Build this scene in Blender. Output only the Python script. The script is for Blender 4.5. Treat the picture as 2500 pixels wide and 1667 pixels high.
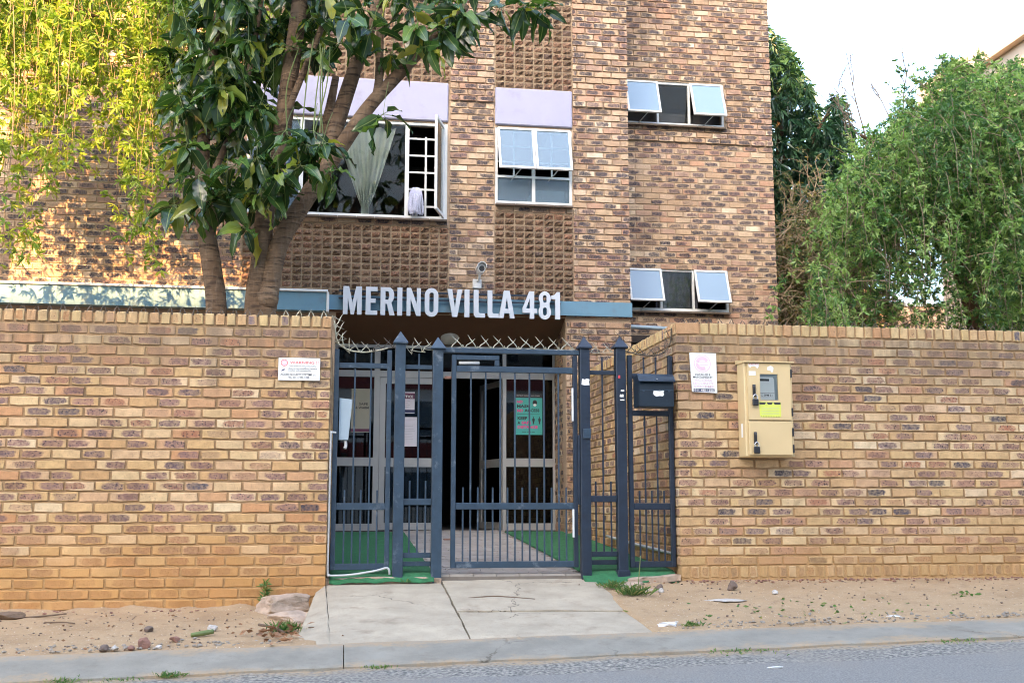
import bpy, bmesh, math, random
import numpy as np
from mathutils import Vector, Matrix, Euler
from mathutils import noise as mnoise
from mathutils.geometry import tessellate_polygon

for o in list(bpy.data.objects):
    bpy.data.objects.remove(o, do_unlink=True)
scene = bpy.context.scene
COL = scene.collection
rad = math.radians
rng = np.random.default_rng(11)
random.seed(11)

# ------------------------------------------------------------------ camera
CAM = np.array([0.0, -9.5, 1.0])
PITCH, YAW, FPX = rad(8.3), rad(8.6), 2725.0
cd = bpy.data.cameras.new('camera')
cam = bpy.data.objects.new('camera', cd)
COL.objects.link(cam)
cam.location = CAM
cam.rotation_euler = (math.pi / 2 + PITCH, 0, -YAW)
cd.sensor_width = 36.0
cd.lens = FPX / 2500 * 36.0
cd.clip_start = 0.1
cd.clip_end = 1500
scene.camera = cam

# ------------------------------------------------------------------ sky, sun, exposure
SUN_EL, SUN_AZ = rad(27), rad(18)          # sun behind the camera, a little to its left
sdir = Vector((-math.sin(SUN_AZ) * math.cos(SUN_EL), -math.cos(SUN_AZ) * math.cos(SUN_EL), math.sin(SUN_EL)))
world = bpy.data.worlds.new('World')
scene.world = world
world.use_nodes = True
wt = world.node_tree
wt.nodes.clear()
sky = wt.nodes.new('ShaderNodeTexSky')
sky.sky_type = 'NISHITA'
sky.sun_disc = False
sky.sun_elevation = SUN_EL
sky.sun_rotation = math.atan2(sdir.x, sdir.y)
sky.air_density = 1.0
sky.dust_density = 3.0
sky.ozone_density = 0.7
bg = wt.nodes.new('ShaderNodeBackground')
bg.inputs['Strength'].default_value = 0.15
wo = wt.nodes.new('ShaderNodeOutputWorld')
wt.links.new(sky.outputs[0], bg.inputs[0])
wt.links.new(bg.outputs[0], wo.inputs[0])
sl = bpy.data.lights.new('sun', 'SUN')
sl.energy = 3.7
sl.angle = rad(0.53)
sl.color = (1.0, 0.56, 0.22)
sun = bpy.data.objects.new('sun', sl)
COL.objects.link(sun)
sun.rotation_euler = sdir.to_track_quat('Z', 'Y').to_euler()
sun.location = (-20, -40, 40)
scene.view_settings.view_transform = 'Standard'
scene.view_settings.look = 'None'
scene.view_settings.gamma = 1.0
scene.view_settings.use_curve_mapping = False
scene.view_settings.exposure = 3.0
scene.render.engine = 'CYCLES'
scene.cycles.pixel_filter_type = 'BLACKMAN_HARRIS'
scene.cycles.filter_width = 1.05
scene.cycles.max_bounces = 6
scene.cycles.diffuse_bounces = 3
scene.cycles.glossy_bounces = 3
scene.cycles.transparent_max_bounces = 10

# ------------------------------------------------------------------ helpers: screen size, nodes, meshes, objects
_F = np.array([math.sin(YAW) * math.cos(PITCH), math.cos(YAW) * math.cos(PITCH), math.sin(PITCH)])
_R = np.array([math.cos(YAW), -math.sin(YAW), 0.0])
_U = np.cross(_R, _F)


def seen(p):
    """picture position (2500 x 1667) and distance of a world point"""
    v = np.asarray(p, float) - CAM
    w = v @ _F
    return 1250 + FPX * (v @ _R) / w, 833.5 - FPX * (v @ _U) / w, w


class G:
    def __init__(s, name):
        s.m = bpy.data.materials.new(name)
        s.m.use_nodes = True
        s.t = s.m.node_tree
        s.t.nodes.clear()

    def n(s, ty, ins=None, out=0, **props):
        nd = s.t.nodes.new(ty)
        for k, v in props.items():
            setattr(nd, k, v)
        for k, v in (ins or {}).items():
            sk = nd.inputs[k]
            if isinstance(v, bpy.types.NodeSocket):
                s.t.links.new(v, sk)
            else:
                sk.default_value = v
        return nd.outputs[out]

    def ma(s, op, a, b=0.0, c=0.0, clamp=False):
        return s.n('ShaderNodeMath', {0: a, 1: b, 2: c}, operation=op, use_clamp=clamp)

    def mix(s, f, a, b, blend='MIX'):
        nd = s.t.nodes.new('ShaderNodeMix')
        nd.data_type = 'RGBA'
        nd.blend_type = blend
        for i, v in ((0, f), (6, a), (7, b)):
            if isinstance(v, bpy.types.NodeSocket):
                s.t.links.new(v, nd.inputs[i])
            else:
                nd.inputs[i].default_value = c4(v) if i else v
        return nd.outputs[2]

    def ramp(s, f, stops, interp='LINEAR'):
        nd = s.t.nodes.new('ShaderNodeValToRGB')
        nd.color_ramp.interpolation = interp
        el = nd.color_ramp.elements
        while len(el) < len(stops):
            el.new(0.5)
        for e, (p, c) in zip(el, stops):
            e.position = p
            e.color = c4(c)
        s.t.links.new(f, nd.inputs[0])
        return nd.outputs[0]

    def noise(s, vec, scale, detail=2.0, rough=0.5, out=0, dist=0.0):
        return s.n('ShaderNodeTexNoise', {'Vector': vec, 'Scale': scale, 'Detail': detail, 'Roughness': rough, 'Distortion': dist}, out=out)

    def pos(s):
        return s.n('ShaderNodeNewGeometry', out=0)

    def rnd(s):
        a = s.n('ShaderNodeAttribute', out=2, attribute_name='rnd')
        nd = s.t.nodes.new('ShaderNodeObjectInfo')
        return s.ma('FRACT', s.ma('ADD', a, nd.outputs['Random']))

    def maprange(s, v, a, b, c=0.0, d=1.0, smooth=True):
        return s.n('ShaderNodeMapRange', {0: v, 1: a, 2: b, 3: c, 4: d}, interpolation_type='SMOOTHSTEP' if smooth else 'LINEAR')

    def bump(s, h, strength=0.3, dist=0.01):
        return s.n('ShaderNodeBump', {'Strength': strength, 'Distance': dist, 'Height': h})

    def pbr(s, col, rough=0.8, normal=None, metal=0.0, spec=0.5):
        ins = {'Base Color': c4(col) if not isinstance(col, bpy.types.NodeSocket) else col, 'Roughness': rough, 'Metallic': metal, 'Specular IOR Level': spec}
        if normal is not None:
            ins['Normal'] = normal
        return s.n('ShaderNodeBsdfPrincipled', ins)

    def done(s, sh):
        o = s.t.nodes.new('ShaderNodeOutputMaterial')
        s.t.links.new(sh, o.inputs[0])
        return s.m


def c4(c):
    return (c[0], c[1], c[2], 1.0) if len(c) == 3 else tuple(c)


def vec_add(g, v, f):
    c = g.n('ShaderNodeCombineXYZ', {0: f, 1: f, 2: f})
    return g.n('ShaderNodeVectorMath', {0: v, 1: c}, operation='ADD')


def mesh_np(name, V, faces, mat=None, uv=None, rnd=None, smooth=False):
    """V (n,3); faces: array (m,k) or list of tuples; uv per vertex (n,2); rnd per vertex"""
    me = bpy.data.meshes.new(name)
    V = np.asarray(V, np.float32)
    if isinstance(faces, np.ndarray):
        m, k = faces.shape
        me.vertices.add(len(V))
        me.vertices.foreach_set('co', V.ravel())
        me.loops.add(m * k)
        me.loops.foreach_set('vertex_index', faces.astype(np.int32).ravel())
        me.polygons.add(m)
        me.polygons.foreach_set('loop_start', np.arange(0, m * k, k, dtype=np.int32))
        try:
            me.polygons.foreach_set('loop_total', np.full(m, k, np.int32))
        except Exception:
            pass
        me.update(calc_edges=True)
        me.validate()
    else:
        me.from_pydata([tuple(map(float, v)) for v in V], [], [tuple(map(int, f)) for f in faces])
    if uv is not None:
        ul = me.uv_layers.new(name='UVMap')
        li = np.empty(len(me.loops), np.int32)
        me.loops.foreach_get('vertex_index', li)
        ul.data.foreach_set('uv', np.asarray(uv, np.float32)[li].ravel())
    if rnd is not None:
        at = me.attributes.new('rnd', 'FLOAT', 'POINT')
        at.data.foreach_set('value', np.asarray(rnd, np.float32))
    me.polygons.foreach_set('use_smooth', np.full(len(me.polygons), bool(smooth)))
    if mat:
        me.materials.append(mat)
    return me


def wloc(o):
    v = Vector((0, 0, 0))
    while o is not None:
        v += o.location
        o = o.parent
    return v


def link(name, me, parent=None, loc=(0, 0, 0), rot=None, scale=None):
    """link a mesh object; loc is a WORLD location; things never carry a rotation themselves"""
    o = bpy.data.objects.new(name, me)
    COL.objects.link(o)
    if parent is not None:
        o.parent = parent
        o.location = Vector(loc) - wloc(parent)
    else:
        o.location = loc
    if rot is not None:
        o.rotation_euler = rot
    if scale is not None:
        o.scale = scale
    return o


def tag(o, label=None, cat=None, group=None, kind=None):
    for k, v in (('label', label), ('category', cat), ('group', group), ('kind', kind)):
        if v:
            o[k] = v
    return o


def thing(name, label, cat, loc=(0, 0, 0), group=None):
    o = bpy.data.objects.new(name, None)
    o.empty_display_size = 0.1
    COL.objects.link(o)
    o.location = loc
    return tag(o, label, cat, group)


_boxcache = {}


def box(name, x0, x1, y0, y1, z0, z1, mat, parent=None, bev=0.002, rot=None):
    dx, dy, dz = abs(x1 - x0), abs(y1 - y0), abs(z1 - z0)
    bev = min(bev, 0.3 * min(dx, dy, dz))
    key = (round(dx, 4), round(dy, 4), round(dz, 4), round(bev, 4), mat.name)
    me = _boxcache.get(key)
    if me is None:
        bm = bmesh.new()
        bmesh.ops.create_cube(bm, size=1.0)
        for v in bm.verts:
            v.co = Vector((v.co.x * dx, v.co.y * dy, v.co.z * dz))
        if bev > 0:
            bmesh.ops.bevel(bm, geom=bm.edges[:], offset=bev, segments=1, affect='EDGES')
        me = bpy.data.meshes.new(name)
        bm.to_mesh(me)
        bm.free()
        me.materials.append(mat)
        _boxcache[key] = me
    return link(name, me, parent, ((x0 + x1) / 2, (y0 + y1) / 2, (z0 + z1) / 2), rot)


def catmull(pts, n=6):
    pts = np.asarray(pts, float)
    if len(pts) < 3:
        t = np.linspace(0, 1, n * (len(pts) - 1) + 1)[:, None]
        return pts[0] * (1 - t) + pts[-1] * t
    P = np.vstack([2 * pts[0] - pts[1], pts, 2 * pts[-1] - pts[-2]])
    out = []
    for i in range(1, len(P) - 2):
        a, b, c, d = P[i - 1], P[i], P[i + 1], P[i + 2]
        for t in np.linspace(0, 1, n, endpoint=False):
            out.append(0.5 * (2 * b + (c - a) * t + (2 * a - 5 * b + 4 * c - d) * t * t + (3 * b - a - 3 * c + d) * t ** 3))
    out.append(P[-2])
    return np.array(out)


def tubes(paths, radii, sides=3):
    """many tubes at once: paths (n,m,3), radii (n,m) -> V, F"""
    paths = np.asarray(paths, float)
    n, m, _ = paths.shape
    radii = np.broadcast_to(np.asarray(radii, float), (n, m))
    T = np.gradient(paths, axis=1)
    T /= np.linalg.norm(T, axis=2, keepdims=True) + 1e-9
    ref = np.zeros_like(T)
    ref[..., 1] = 1.0
    bad = np.abs(T[..., 1]).mean(axis=1) > 0.8
    ref[bad] = (1.0, 0.0, 0.0)
    A = np.cross(T, ref)
    A /= np.linalg.norm(A, axis=2, keepdims=True) + 1e-9
    B = np.cross(T, A)
    ang = np.arange(sides) / sides * 2 * math.pi
    V = paths[:, :, None, :] + radii[:, :, None, None] * (A[:, :, None, :] * np.cos(ang)[None, None, :, None] + B[:, :, None, :] * np.sin(ang)[None, None, :, None])
    idx = np.arange(n * m * sides).reshape(n, m, sides)
    a = idx[:, :-1, :]
    b = np.roll(a, -1, axis=2)
    d = idx[:, 1:, :]
    c = np.roll(d, -1, axis=2)
    F = np.stack([a, b, c, d], -1).reshape(-1, 4)
    return V.reshape(-1, 3), F


def tube(name, pts, r, mat, parent=None, sides=8, n=5, smooth=True, curve=True):
    p = catmull(pts, n) if curve else np.asarray(pts, float)
    if np.isscalar(r):
        rr = np.full(len(p), r)
    else:
        rr = np.interp(np.linspace(0, 1, len(p)), np.linspace(0, 1, len(r)), r)
    V, F = tubes(p[None], rr[None], sides)
    F = [tuple(f) for f in F] + [tuple(range(sides))[::-1], tuple(range(len(V) - sides, len(V)))]
    c = p[0]
    me = mesh_np(name, V - c, F, mat, smooth=smooth)
    return link(name, me, parent, c)


def prism_arrays(outer, holes, y0, y1):
    """solid letter or plate: outline in x,z extruded from y0 (front) to y1"""
    loops = [outer] + list(holes)
    flat = [p for l in loops for p in l]
    tris = tessellate_polygon([[Vector((p[0], p[1], 0)) for p in l] for l in loops])
    n = len(flat)
    V = [(p[0], y0, p[1]) for p in flat] + [(p[0], y1, p[1]) for p in flat]
    F = []
    for a, b, c in tris:
        pa, pb, pc = flat[a], flat[b], flat[c]
        if (pb[0] - pa[0]) * (pc[1] - pa[1]) - (pb[1] - pa[1]) * (pc[0] - pa[0]) < 0:
            b, c = c, b
        F.append((a, b, c))
        F.append((a + n, c + n, b + n))
    k = 0
    for li, l in enumerate(loops):
        area = sum(l[i][0] * l[(i + 1) % len(l)][1] - l[(i + 1) % len(l)][0] * l[i][1] for i in range(len(l)))
        ccw = area > 0
        if li:
            ccw = not ccw
        for i in range(len(l)):
            a, b = k + i, k + (i + 1) % len(l)
            F.append((a, a + n, b + n, b) if not ccw else (b, b + n, a + n, a))
        k += len(l)
    return V, F


def prism(name, outer, holes, y0, y1, mat, parent=None, loc=(0, 0, 0)):
    V, F = prism_arrays(outer, holes, y0, y1)
    return link(name, mesh_np(name, V, F, mat), parent, loc)


def arc(cx, cz, rx, rz, a0, a1, n=6):
    return [(cx + rx * math.cos(rad(a0 + (a1 - a0) * i / n)), cz + rz * math.sin(rad(a0 + (a1 - a0) * i / n))) for i in range(n + 1)]


def text(name, body, x0, x1, z0, z1, y, mat, parent, bold=0.0, back=False):
    """flat lettering fitted into a box on a plane facing the street"""
    cu = bpy.data.curves.new('tmp', 'FONT')
    cu.body = body
    cu.size = 1.0
    cu.offset = bold
    cu.resolution_u = 2
    to = bpy.data.objects.new('tmp', cu)
    COL.objects.link(to)
    dg = bpy.context.evaluated_depsgraph_get()
    me = bpy.data.meshes.new_from_object(to.evaluated_get(dg))
    bpy.data.objects.remove(to, do_unlink=True)
    bpy.data.curves.remove(cu)
    n = len(me.vertices)
    co = np.empty(n * 3, np.float32)
    me.vertices.foreach_get('co', co)
    co = co.reshape(-1, 3)
    lo, hi = co.min(0), co.max(0)
    s = np.maximum(hi - lo, 1e-6)
    out = np.zeros_like(co)
    out[:, 0] = (co[:, 0] - lo[0]) / s[0] * (x1 - x0)
    out[:, 2] = (co[:, 1] - lo[1]) / s[1] * (z1 - z0)
    me.vertices.foreach_set('co', out.ravel())
    me.materials.clear()
    me.materials.append(mat)
    me.name = name
    me.update()
    return link(name, me, parent, (x0, y, z0))


def join_arrays(items):
    """items: list of (V,F list) -> V,F"""
    V, F, k = [], [], 0
    for v, f in items:
        V.extend(v)
        F.extend([tuple(i + k for i in ff) for ff in f])
        k += len(v)
    return V, F


def box_arrays(x0, x1, y0, y1, z0, z1):
    V = [(x, y, z) for z in (z0, z1) for y in (y0, y1) for x in (x0, x1)]
    return V, [(0, 2, 3, 1), (4, 5, 7, 6), (0, 1, 5, 4), (2, 6, 7, 3), (0, 4, 6, 2), (1, 3, 7, 5)]


def boxes(name, lst, mat, parent=None, loc=None):
    V, F = join_arrays([box_arrays(*b) for b in lst])
    return link(name, mesh_np(name, V, F, mat), parent, loc if loc is not None else (0, 0, 0))


def holed(x0, x1, z0, z1, holes, y0, y1):
    """boxes of a wall slab that leave rectangular openings free"""
    xs = sorted({x0, x1, *[min(max(v, x0), x1) for h in holes for v in h[:2]]})
    zs = sorted({z0, z1, *[min(max(v, z0), z1) for h in holes for v in h[2:]]})
    out = []
    for a, b in zip(xs, xs[1:]):
        run = None
        for c, d in zip(zs, zs[1:]):
            mx, mz = (a + b) / 2, (c + d) / 2
            if any(h[0] < mx < h[1] and h[2] < mz < h[3] for h in holes):
                if run:
                    out.append((a, b, y0, y1, run[0], run[1]))
                run = None
            else:
                run = (run[0], d) if run else (c, d)
        if run:
            out.append((a, b, y0, y1, run[0], run[1]))
    return out


# ------------------------------------------------------------------ materials
def brick_mat(name, base, blot, presence, cover, ragged, speck, stain=None, bump=0.5, bright=1.0, top=False):
    g = G(name)
    r = g.rnd()
    wn = g.n('ShaderNodeTexWhiteNoise', {'W': g.ma('MULTIPLY', r, 917.3)}, out=1, noise_dimensions='1D')
    sep = g.t.nodes.new('ShaderNodeSeparateColor')
    g.t.links.new(wn, sep.inputs[0])
    r1, r2, r3 = sep.outputs
    wn2 = g.n('ShaderNodeTexWhiteNoise', {'W': g.ma('MULTIPLY', r, 391.7)}, out=0, noise_dimensions='1D')
    p = vec_add(g, g.pos(), g.ma('MULTIPLY', r, 61.0))
    col = g.ramp(r1, base)
    uv = g.n('ShaderNodeUVMap')
    suv = g.t.nodes.new('ShaderNodeSeparateXYZ')
    g.t.links.new(uv, suv.inputs[0])
    eu = g.ma('ABSOLUTE', g.ma('MULTIPLY_ADD', suv.outputs[0], 2.0, -1.0))
    ev = g.ma('ABSOLUTE', g.ma('MULTIPLY_ADD', suv.outputs[1], 2.0, -1.0))
    # shift the blotch to one side on some bricks
    eu2 = g.ma('ABSOLUTE', g.ma('ADD', g.ma('MULTIPLY_ADD', suv.outputs[0], 2.0, -1.0), g.ma('MULTIPLY', g.ma('SUBTRACT', wn2, 0.5), 0.8)))
    e = g.ma('POWER', g.ma('ADD', g.ma('POWER', eu2, 4.0), g.ma('POWER', ev, 4.0)), 0.25)
    nz = g.noise(p, 22.0, 4.0, 0.65)
    ee = g.ma('ADD', e, g.ma('MULTIPLY', g.ma('SUBTRACT', nz, 0.5), ragged))
    msk = g.maprange(ee, cover + 0.09, cover - 0.14)
    has = g.maprange(r2, 1 - presence - 0.06, 1 - presence + 0.12)
    bm_ = g.ma('MULTIPLY', msk, has)
    bcol = g.ramp(r3, blot)
    blv = g.mix(g.maprange(g.noise(p, 40.0, 2.0), 0.3, 0.7, 0.62, 1.0), col, bcol)
    col = g.mix(bm_, col, blv)
    # iron specks
    sp = g.noise(p, speck[0], 1.0, 0.4)
    smask = g.maprange(sp, speck[1], speck[1] + 0.04)
    smask = g.ma('MULTIPLY', smask, g.ma('MULTIPLY_ADD', bm_, 0.75, 0.15))
    col = g.mix(smask, col, (0.045, 0.04, 0.045))
    fine = g.noise(p, 14.0, 5.0, 0.6)
    col = g.mix(1.0, col, g.ramp(fine, [(0.25, (0.74, 0.74, 0.74)), (0.75, (1.12, 1.12, 1.12))]), 'MULTIPLY')
    if stain:
        sx = g.t.nodes.new('ShaderNodeSeparateXYZ')
        g.t.links.new(g.pos(), sx.inputs[0])
        zz = g.ma('ADD', sx.outputs[2], g.ma('MULTIPLY', g.ma('SUBTRACT', g.noise(g.pos(), 2.2, 4.0), 0.5), 0.5))
        col = g.mix(g.maprange(zz, stain[0], stain[1], stain[3], 0.0), col, stain[2])
    big = g.noise(g.pos(), 1.3, 4.0, 0.6)
    col = g.mix(1.0, col, g.ramp(big, [(0.3, (0.86, 0.84, 0.82)), (0.7, (1.08, 1.08, 1.07))]), 'MULTIPLY')
    if top:
        st = g.t.nodes.new('ShaderNodeSeparateXYZ')
        g.t.links.new(g.pos(), st.inputs[0])
        mp = g.n('ShaderNodeMapping', {'Vector': g.pos(), 'Scale': (5.0, 5.0, 0.5)})
        k = g.ma('MULTIPLY', g.maprange(g.ma('ADD', st.outputs[2], g.ma('MULTIPLY', g.noise(mp, 1.0, 4.0, 0.6), 0.9)), 2.25, 2.95), g.maprange(g.noise(mp, 1.6, 4.0, 0.6), 0.35, 0.6, 0.25, 0.75))
        col = g.mix(k, col, (0.17, 0.125, 0.085))
    if bright != 1.0:
        col = g.mix(1.0, col, (bright,) * 3, 'MULTIPLY')
    hb = g.ma('ADD', g.noise(p, 70.0, 4.0, 0.7), g.ma('MULTIPLY', g.noise(p, 260.0, 2.0), 0.35))
    return g.done(g.pbr(col, 0.88, g.bump(hb, bump, 0.006), spec=0.25))


def plain_mat(name, col, rough=0.7, var=0.12, scale=8.0, bump=0.0, bscale=60.0, metal=0.0, spec=0.5, dirt=None, dscale=3.0, dth=(0.5, 0.75)):
    g = G(name)
    p = g.pos()
    k = g.noise(p, scale, 4.0, 0.6)
    c = g.mix(1.0, c4(col), g.ramp(k, [(0.25, (1 - var,) * 3), (0.75, (1 + var,) * 3)]), 'MULTIPLY')
    if dirt:
        c = g.mix(g.maprange(g.noise(p, dscale, 6.0, 0.65), dth[0], dth[1]), c, dirt)
    nrm = g.bump(g.noise(p, bscale, 4.0, 0.65), bump, 0.01) if bump else None
    return g.done(g.pbr(c, rough, nrm, metal, spec))


M = {}
M['brick_front'] = brick_mat('brick front',
    [(0.0, (0.60, 0.405, 0.195)), (0.25, (0.54, 0.335, 0.16)), (0.5, (0.66, 0.49, 0.27)), (0.7, (0.57, 0.37, 0.215)), (0.85, (0.53, 0.28, 0.135)), (1.0, (0.72, 0.57, 0.36))],
    [(0.0, (0.19, 0.105, 0.092)), (0.3, (0.26, 0.15, 0.13)), (0.5, (0.15, 0.105, 0.112)), (0.68, (0.33, 0.19, 0.155)), (0.82, (0.36, 0.16, 0.09)), (0.93, (0.13, 0.11, 0.12)), (1.0, (0.075, 0.068, 0.085))],
    0.72, 0.80, 0.8, (85.0, 0.62), stain=(0.35, 1.05, (0.50, 0.26, 0.085), 0.72), top=True)
M['brick_front_r'] = brick_mat('brick front pale',
    [(0.0, (0.60, 0.42, 0.21)), (0.25, (0.54, 0.35, 0.18)), (0.5, (0.66, 0.50, 0.29)), (0.7, (0.57, 0.385, 0.225)), (0.85, (0.51, 0.29, 0.165)), (1.0, (0.72, 0.58, 0.38))],
    [(0.0, (0.24, 0.14, 0.11)), (0.3, (0.33, 0.19, 0.14)), (0.5, (0.20, 0.14, 0.14)), (0.68, (0.36, 0.22, 0.16)), (0.8, (0.42, 0.19, 0.11)), (0.93, (0.12, 0.10, 0.11)), (1.0, (0.065, 0.06, 0.08))],
    0.70, 0.78, 0.85, (85.0, 0.62), stain=(0.42, 0.85, (0.47, 0.29, 0.12), 0.62), top=True)
M['coping'] = brick_mat('brick coping',
    [(0.0, (0.55, 0.40, 0.19)), (0.4, (0.50, 0.36, 0.19)), (0.7, (0.58, 0.42, 0.22)), (0.85, (0.48, 0.27, 0.14)), (1.0, (0.52, 0.40, 0.22))],
    [(0.0, (0.45, 0.30, 0.16)), (0.7, (0.42, 0.22, 0.10)), (0.9, (0.2, 0.15, 0.15)), (1.0, (0.12, 0.11, 0.14))],
    0.35, 0.8, 0.8, (85.0, 0.68))
M['brick_facade'] = brick_mat('brick facade',
    [(0.0, (0.52, 0.37, 0.235)), (0.25, (0.43, 0.29, 0.19)), (0.5, (0.60, 0.46, 0.315)), (0.7, (0.42, 0.275, 0.20)), (0.85, (0.48, 0.285, 0.185)), (1.0, (0.70, 0.58, 0.43))],
    [(0.0, (0.045, 0.043, 0.055)), (0.45, (0.065, 0.058, 0.07)), (0.7, (0.085, 0.07, 0.08)), (0.87, (0.20, 0.125, 0.115)), (1.0, (0.03, 0.038, 0.065))],
    0.78, 0.80, 1.2, (60.0, 0.58))
g = G('rockface brick')
r = g.rnd()
p = vec_add(g, g.pos(), g.ma('MULTIPLY', r, 61.0))
c = g.ramp(r, [(0, (0.20, 0.125, 0.075)), (0.4, (0.155, 0.098, 0.062)), (0.7, (0.24, 0.15, 0.095)), (0.9, (0.25, 0.135, 0.085)), (1, (0.13, 0.09, 0.07))])
c = g.mix(g.maprange(g.noise(p, 45.0, 4.0, 0.7), 0.48, 0.68), c, (0.055, 0.042, 0.038))
M['rock'] = g.done(g.pbr(c, 0.9, g.bump(g.noise(p, 55.0, 5.0, 0.75), 0.9, 0.012), spec=0.2))


def mortar_mat(name, col, dark, zlo=None, tint=None):
    g = G(name)
    p = g.pos()
    c = g.mix(g.maprange(g.noise(p, 1.7, 5.0, 0.6), 0.4, 0.7), c4(col), c4(dark))
    if zlo:
        sx = g.t.nodes.new('ShaderNodeSeparateXYZ')
        g.t.links.new(p, sx.inputs[0])
        c = g.mix(g.maprange(g.ma('ADD', sx.outputs[2], g.ma('MULTIPLY', g.noise(p, 3.0, 3.0), 0.3)), zlo[0], zlo[1]), tint, c)
    c = g.mix(1.0, c, g.ramp(g.noise(p, 90.0, 3.0), [(0.2, (0.75,) * 3), (0.8, (1.15,) * 3)]), 'MULTIPLY')
    return g.done(g.pbr(c, 0.95, g.bump(g.noise(p, 150.0, 4.0, 0.7), 0.5, 0.006), spec=0.1))


M['mortar_front'] = mortar_mat('mortar front', (0.385, 0.255, 0.14), (0.24, 0.165, 0.095), (0.45, 1.3), (0.47, 0.295, 0.14))
M['mortar_facade'] = mortar_mat('mortar facade', (0.46, 0.345, 0.245), (0.36, 0.26, 0.18))
M['mortar_rock'] = mortar_mat('mortar rockface', (0.31, 0.235, 0.155), (0.24, 0.175, 0.115))
M['steel'] = plain_mat('gate steel paint', (0.028, 0.052, 0.080), 0.42, 0.25, 12.0, 0.08, 90.0, dirt=(0.13, 0.16, 0.19), dscale=9.0, dth=(0.56, 0.72))
M['steel_dark'] = plain_mat('dark steel paint', (0.014, 0.024, 0.042), 0.4, 0.25, 12.0, 0.08, 90.0, dirt=(0.06, 0.075, 0.09), dscale=7.0, dth=(0.64, 0.8))
M['spike'] = plain_mat('galvanised spike', (0.42, 0.40, 0.30), 0.5, 0.3, 20.0, metal=0.4)
M['spike_rust'] = plain_mat('weathered spike', (0.10, 0.08, 0.06), 0.6, 0.3, 20.0, metal=0.3)
M['white_paint'] = plain_mat('white paint', (0.72, 0.73, 0.72), 0.45, 0.05, 6.0, dirt=(0.45, 0.43, 0.38), dscale=6.0, dth=(0.66, 0.85))
M['frame_white'] = plain_mat('window frame paint', (0.66, 0.68, 0.67), 0.4, 0.06, 6.0, dirt=(0.36, 0.33, 0.28), dscale=9.0, dth=(0.64, 0.85))
M['alu'] = plain_mat('aluminium frame', (0.44, 0.435, 0.42), 0.38, 0.06, 5.0, metal=0.35)
M['letter'] = plain_mat('sign letter white', (0.60, 0.635, 0.68), 0.35, 0.03, 5.0)
M['letter_side'] = plain_mat('sign letter edge', (0.36, 0.42, 0.46), 0.4, 0.05)
M['fascia'] = plain_mat('blue fascia paint', (0.125, 0.255, 0.345), 0.55, 0.06, 3.0, dirt=(0.13, 0.20, 0.25), dscale=5.0)
M['lilac'] = plain_mat('lilac plaster', (0.325, 0.322, 0.43), 0.7, 0.06, 2.0, 0.05, 40.0, dirt=(0.25, 0.24, 0.31), dscale=3.0, dth=(0.52, 0.8))
M['soffit'] = plain_mat('brown soffit paint', (0.135, 0.065, 0.033), 0.75, 0.1, 3.0)
M['dark'] = plain_mat('dark interior', (0.035, 0.026, 0.022), 0.8, 0.2)  # near-black paint puts the unlit hall's darkness into the colour
M['dark2'] = plain_mat('dim interior', (0.07, 0.06, 0.058), 0.8, 0.2)  # dark paint standing in for the dimness of the rooms
M['sill'] = plain_mat('brown sill tile', (0.13, 0.10, 0.075), 0.6, 0.2, 10.0, 0.1)
M['curtain'] = plain_mat('sheer curtain', (0.58, 0.64, 0.58), 0.9, 0.08)
M['mop'] = plain_mat('mop yarn', (0.60, 0.62, 0.76), 0.95, 0.2, 60.0)
M['meter'] = plain_mat('tan enamel', (0.64, 0.485, 0.255), 0.42, 0.05, 3.0, dirt=(0.42, 0.29, 0.13), dscale=4.0, dth=(0.62, 0.85))
M['black'] = plain_mat('black plastic', (0.018, 0.019, 0.022), 0.45, 0.2)
M['mailbox'] = plain_mat('mailbox paint', (0.012, 0.022, 0.034), 0.35, 0.2, 9.0, dirt=(0.03, 0.05, 0.065), dscale=6.0, dth=(0.6, 0.8))
M['chrome'] = plain_mat('shackle steel', (0.6, 0.6, 0.6), 0.25, 0.05, metal=0.9)
M['paper'] = plain_mat('white sign board', (0.78, 0.79, 0.76), 0.6, 0.03, dirt=(0.62, 0.60, 0.54), dscale=7.0, dth=(0.62, 0.85))
M['paper2'] = plain_mat('notice paper', (0.70, 0.66, 0.70), 0.7, 0.03)
M['red'] = plain_mat('red print', (0.62, 0.06, 0.07), 0.6, 0.1)
M['pink'] = plain_mat('faded pink print', (0.72, 0.52, 0.60), 0.6, 0.1)
M['ink'] = plain_mat('black print', (0.03, 0.03, 0.035), 0.6, 0.1)
M['navy'] = plain_mat('navy print', (0.035, 0.04, 0.10), 0.6, 0.1)
M['grey_print'] = plain_mat('grey print', (0.42, 0.41, 0.42), 0.6, 0.1)
M['maroon'] = plain_mat('maroon print', (0.13, 0.03, 0.07), 0.6, 0.1)
M['magenta'] = plain_mat('magenta print', (0.80, 0.03, 0.25), 0.6, 0.05)
M['teal'] = plain_mat('teal poster', (0.07, 0.41, 0.37), 0.5, 0.05)
M['yellow'] = plain_mat('yellow sticker', (0.66, 0.72, 0.12), 0.55, 0.05)
M['pvc'] = plain_mat('white pvc pipe', (0.50, 0.51, 0.50), 0.4, 0.06, dirt=(0.3, 0.27, 0.22), dscale=8.0, dth=(0.6, 0.8))
M['intercom'] = plain_mat('pale metal box', (0.36, 0.46, 0.53), 0.4, 0.05)
M['carpet'] = plain_mat('green artificial turf', (0.035, 0.165, 0.065), 0.95, 0.25, 20.0, 0.8, 300.0)


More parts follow.
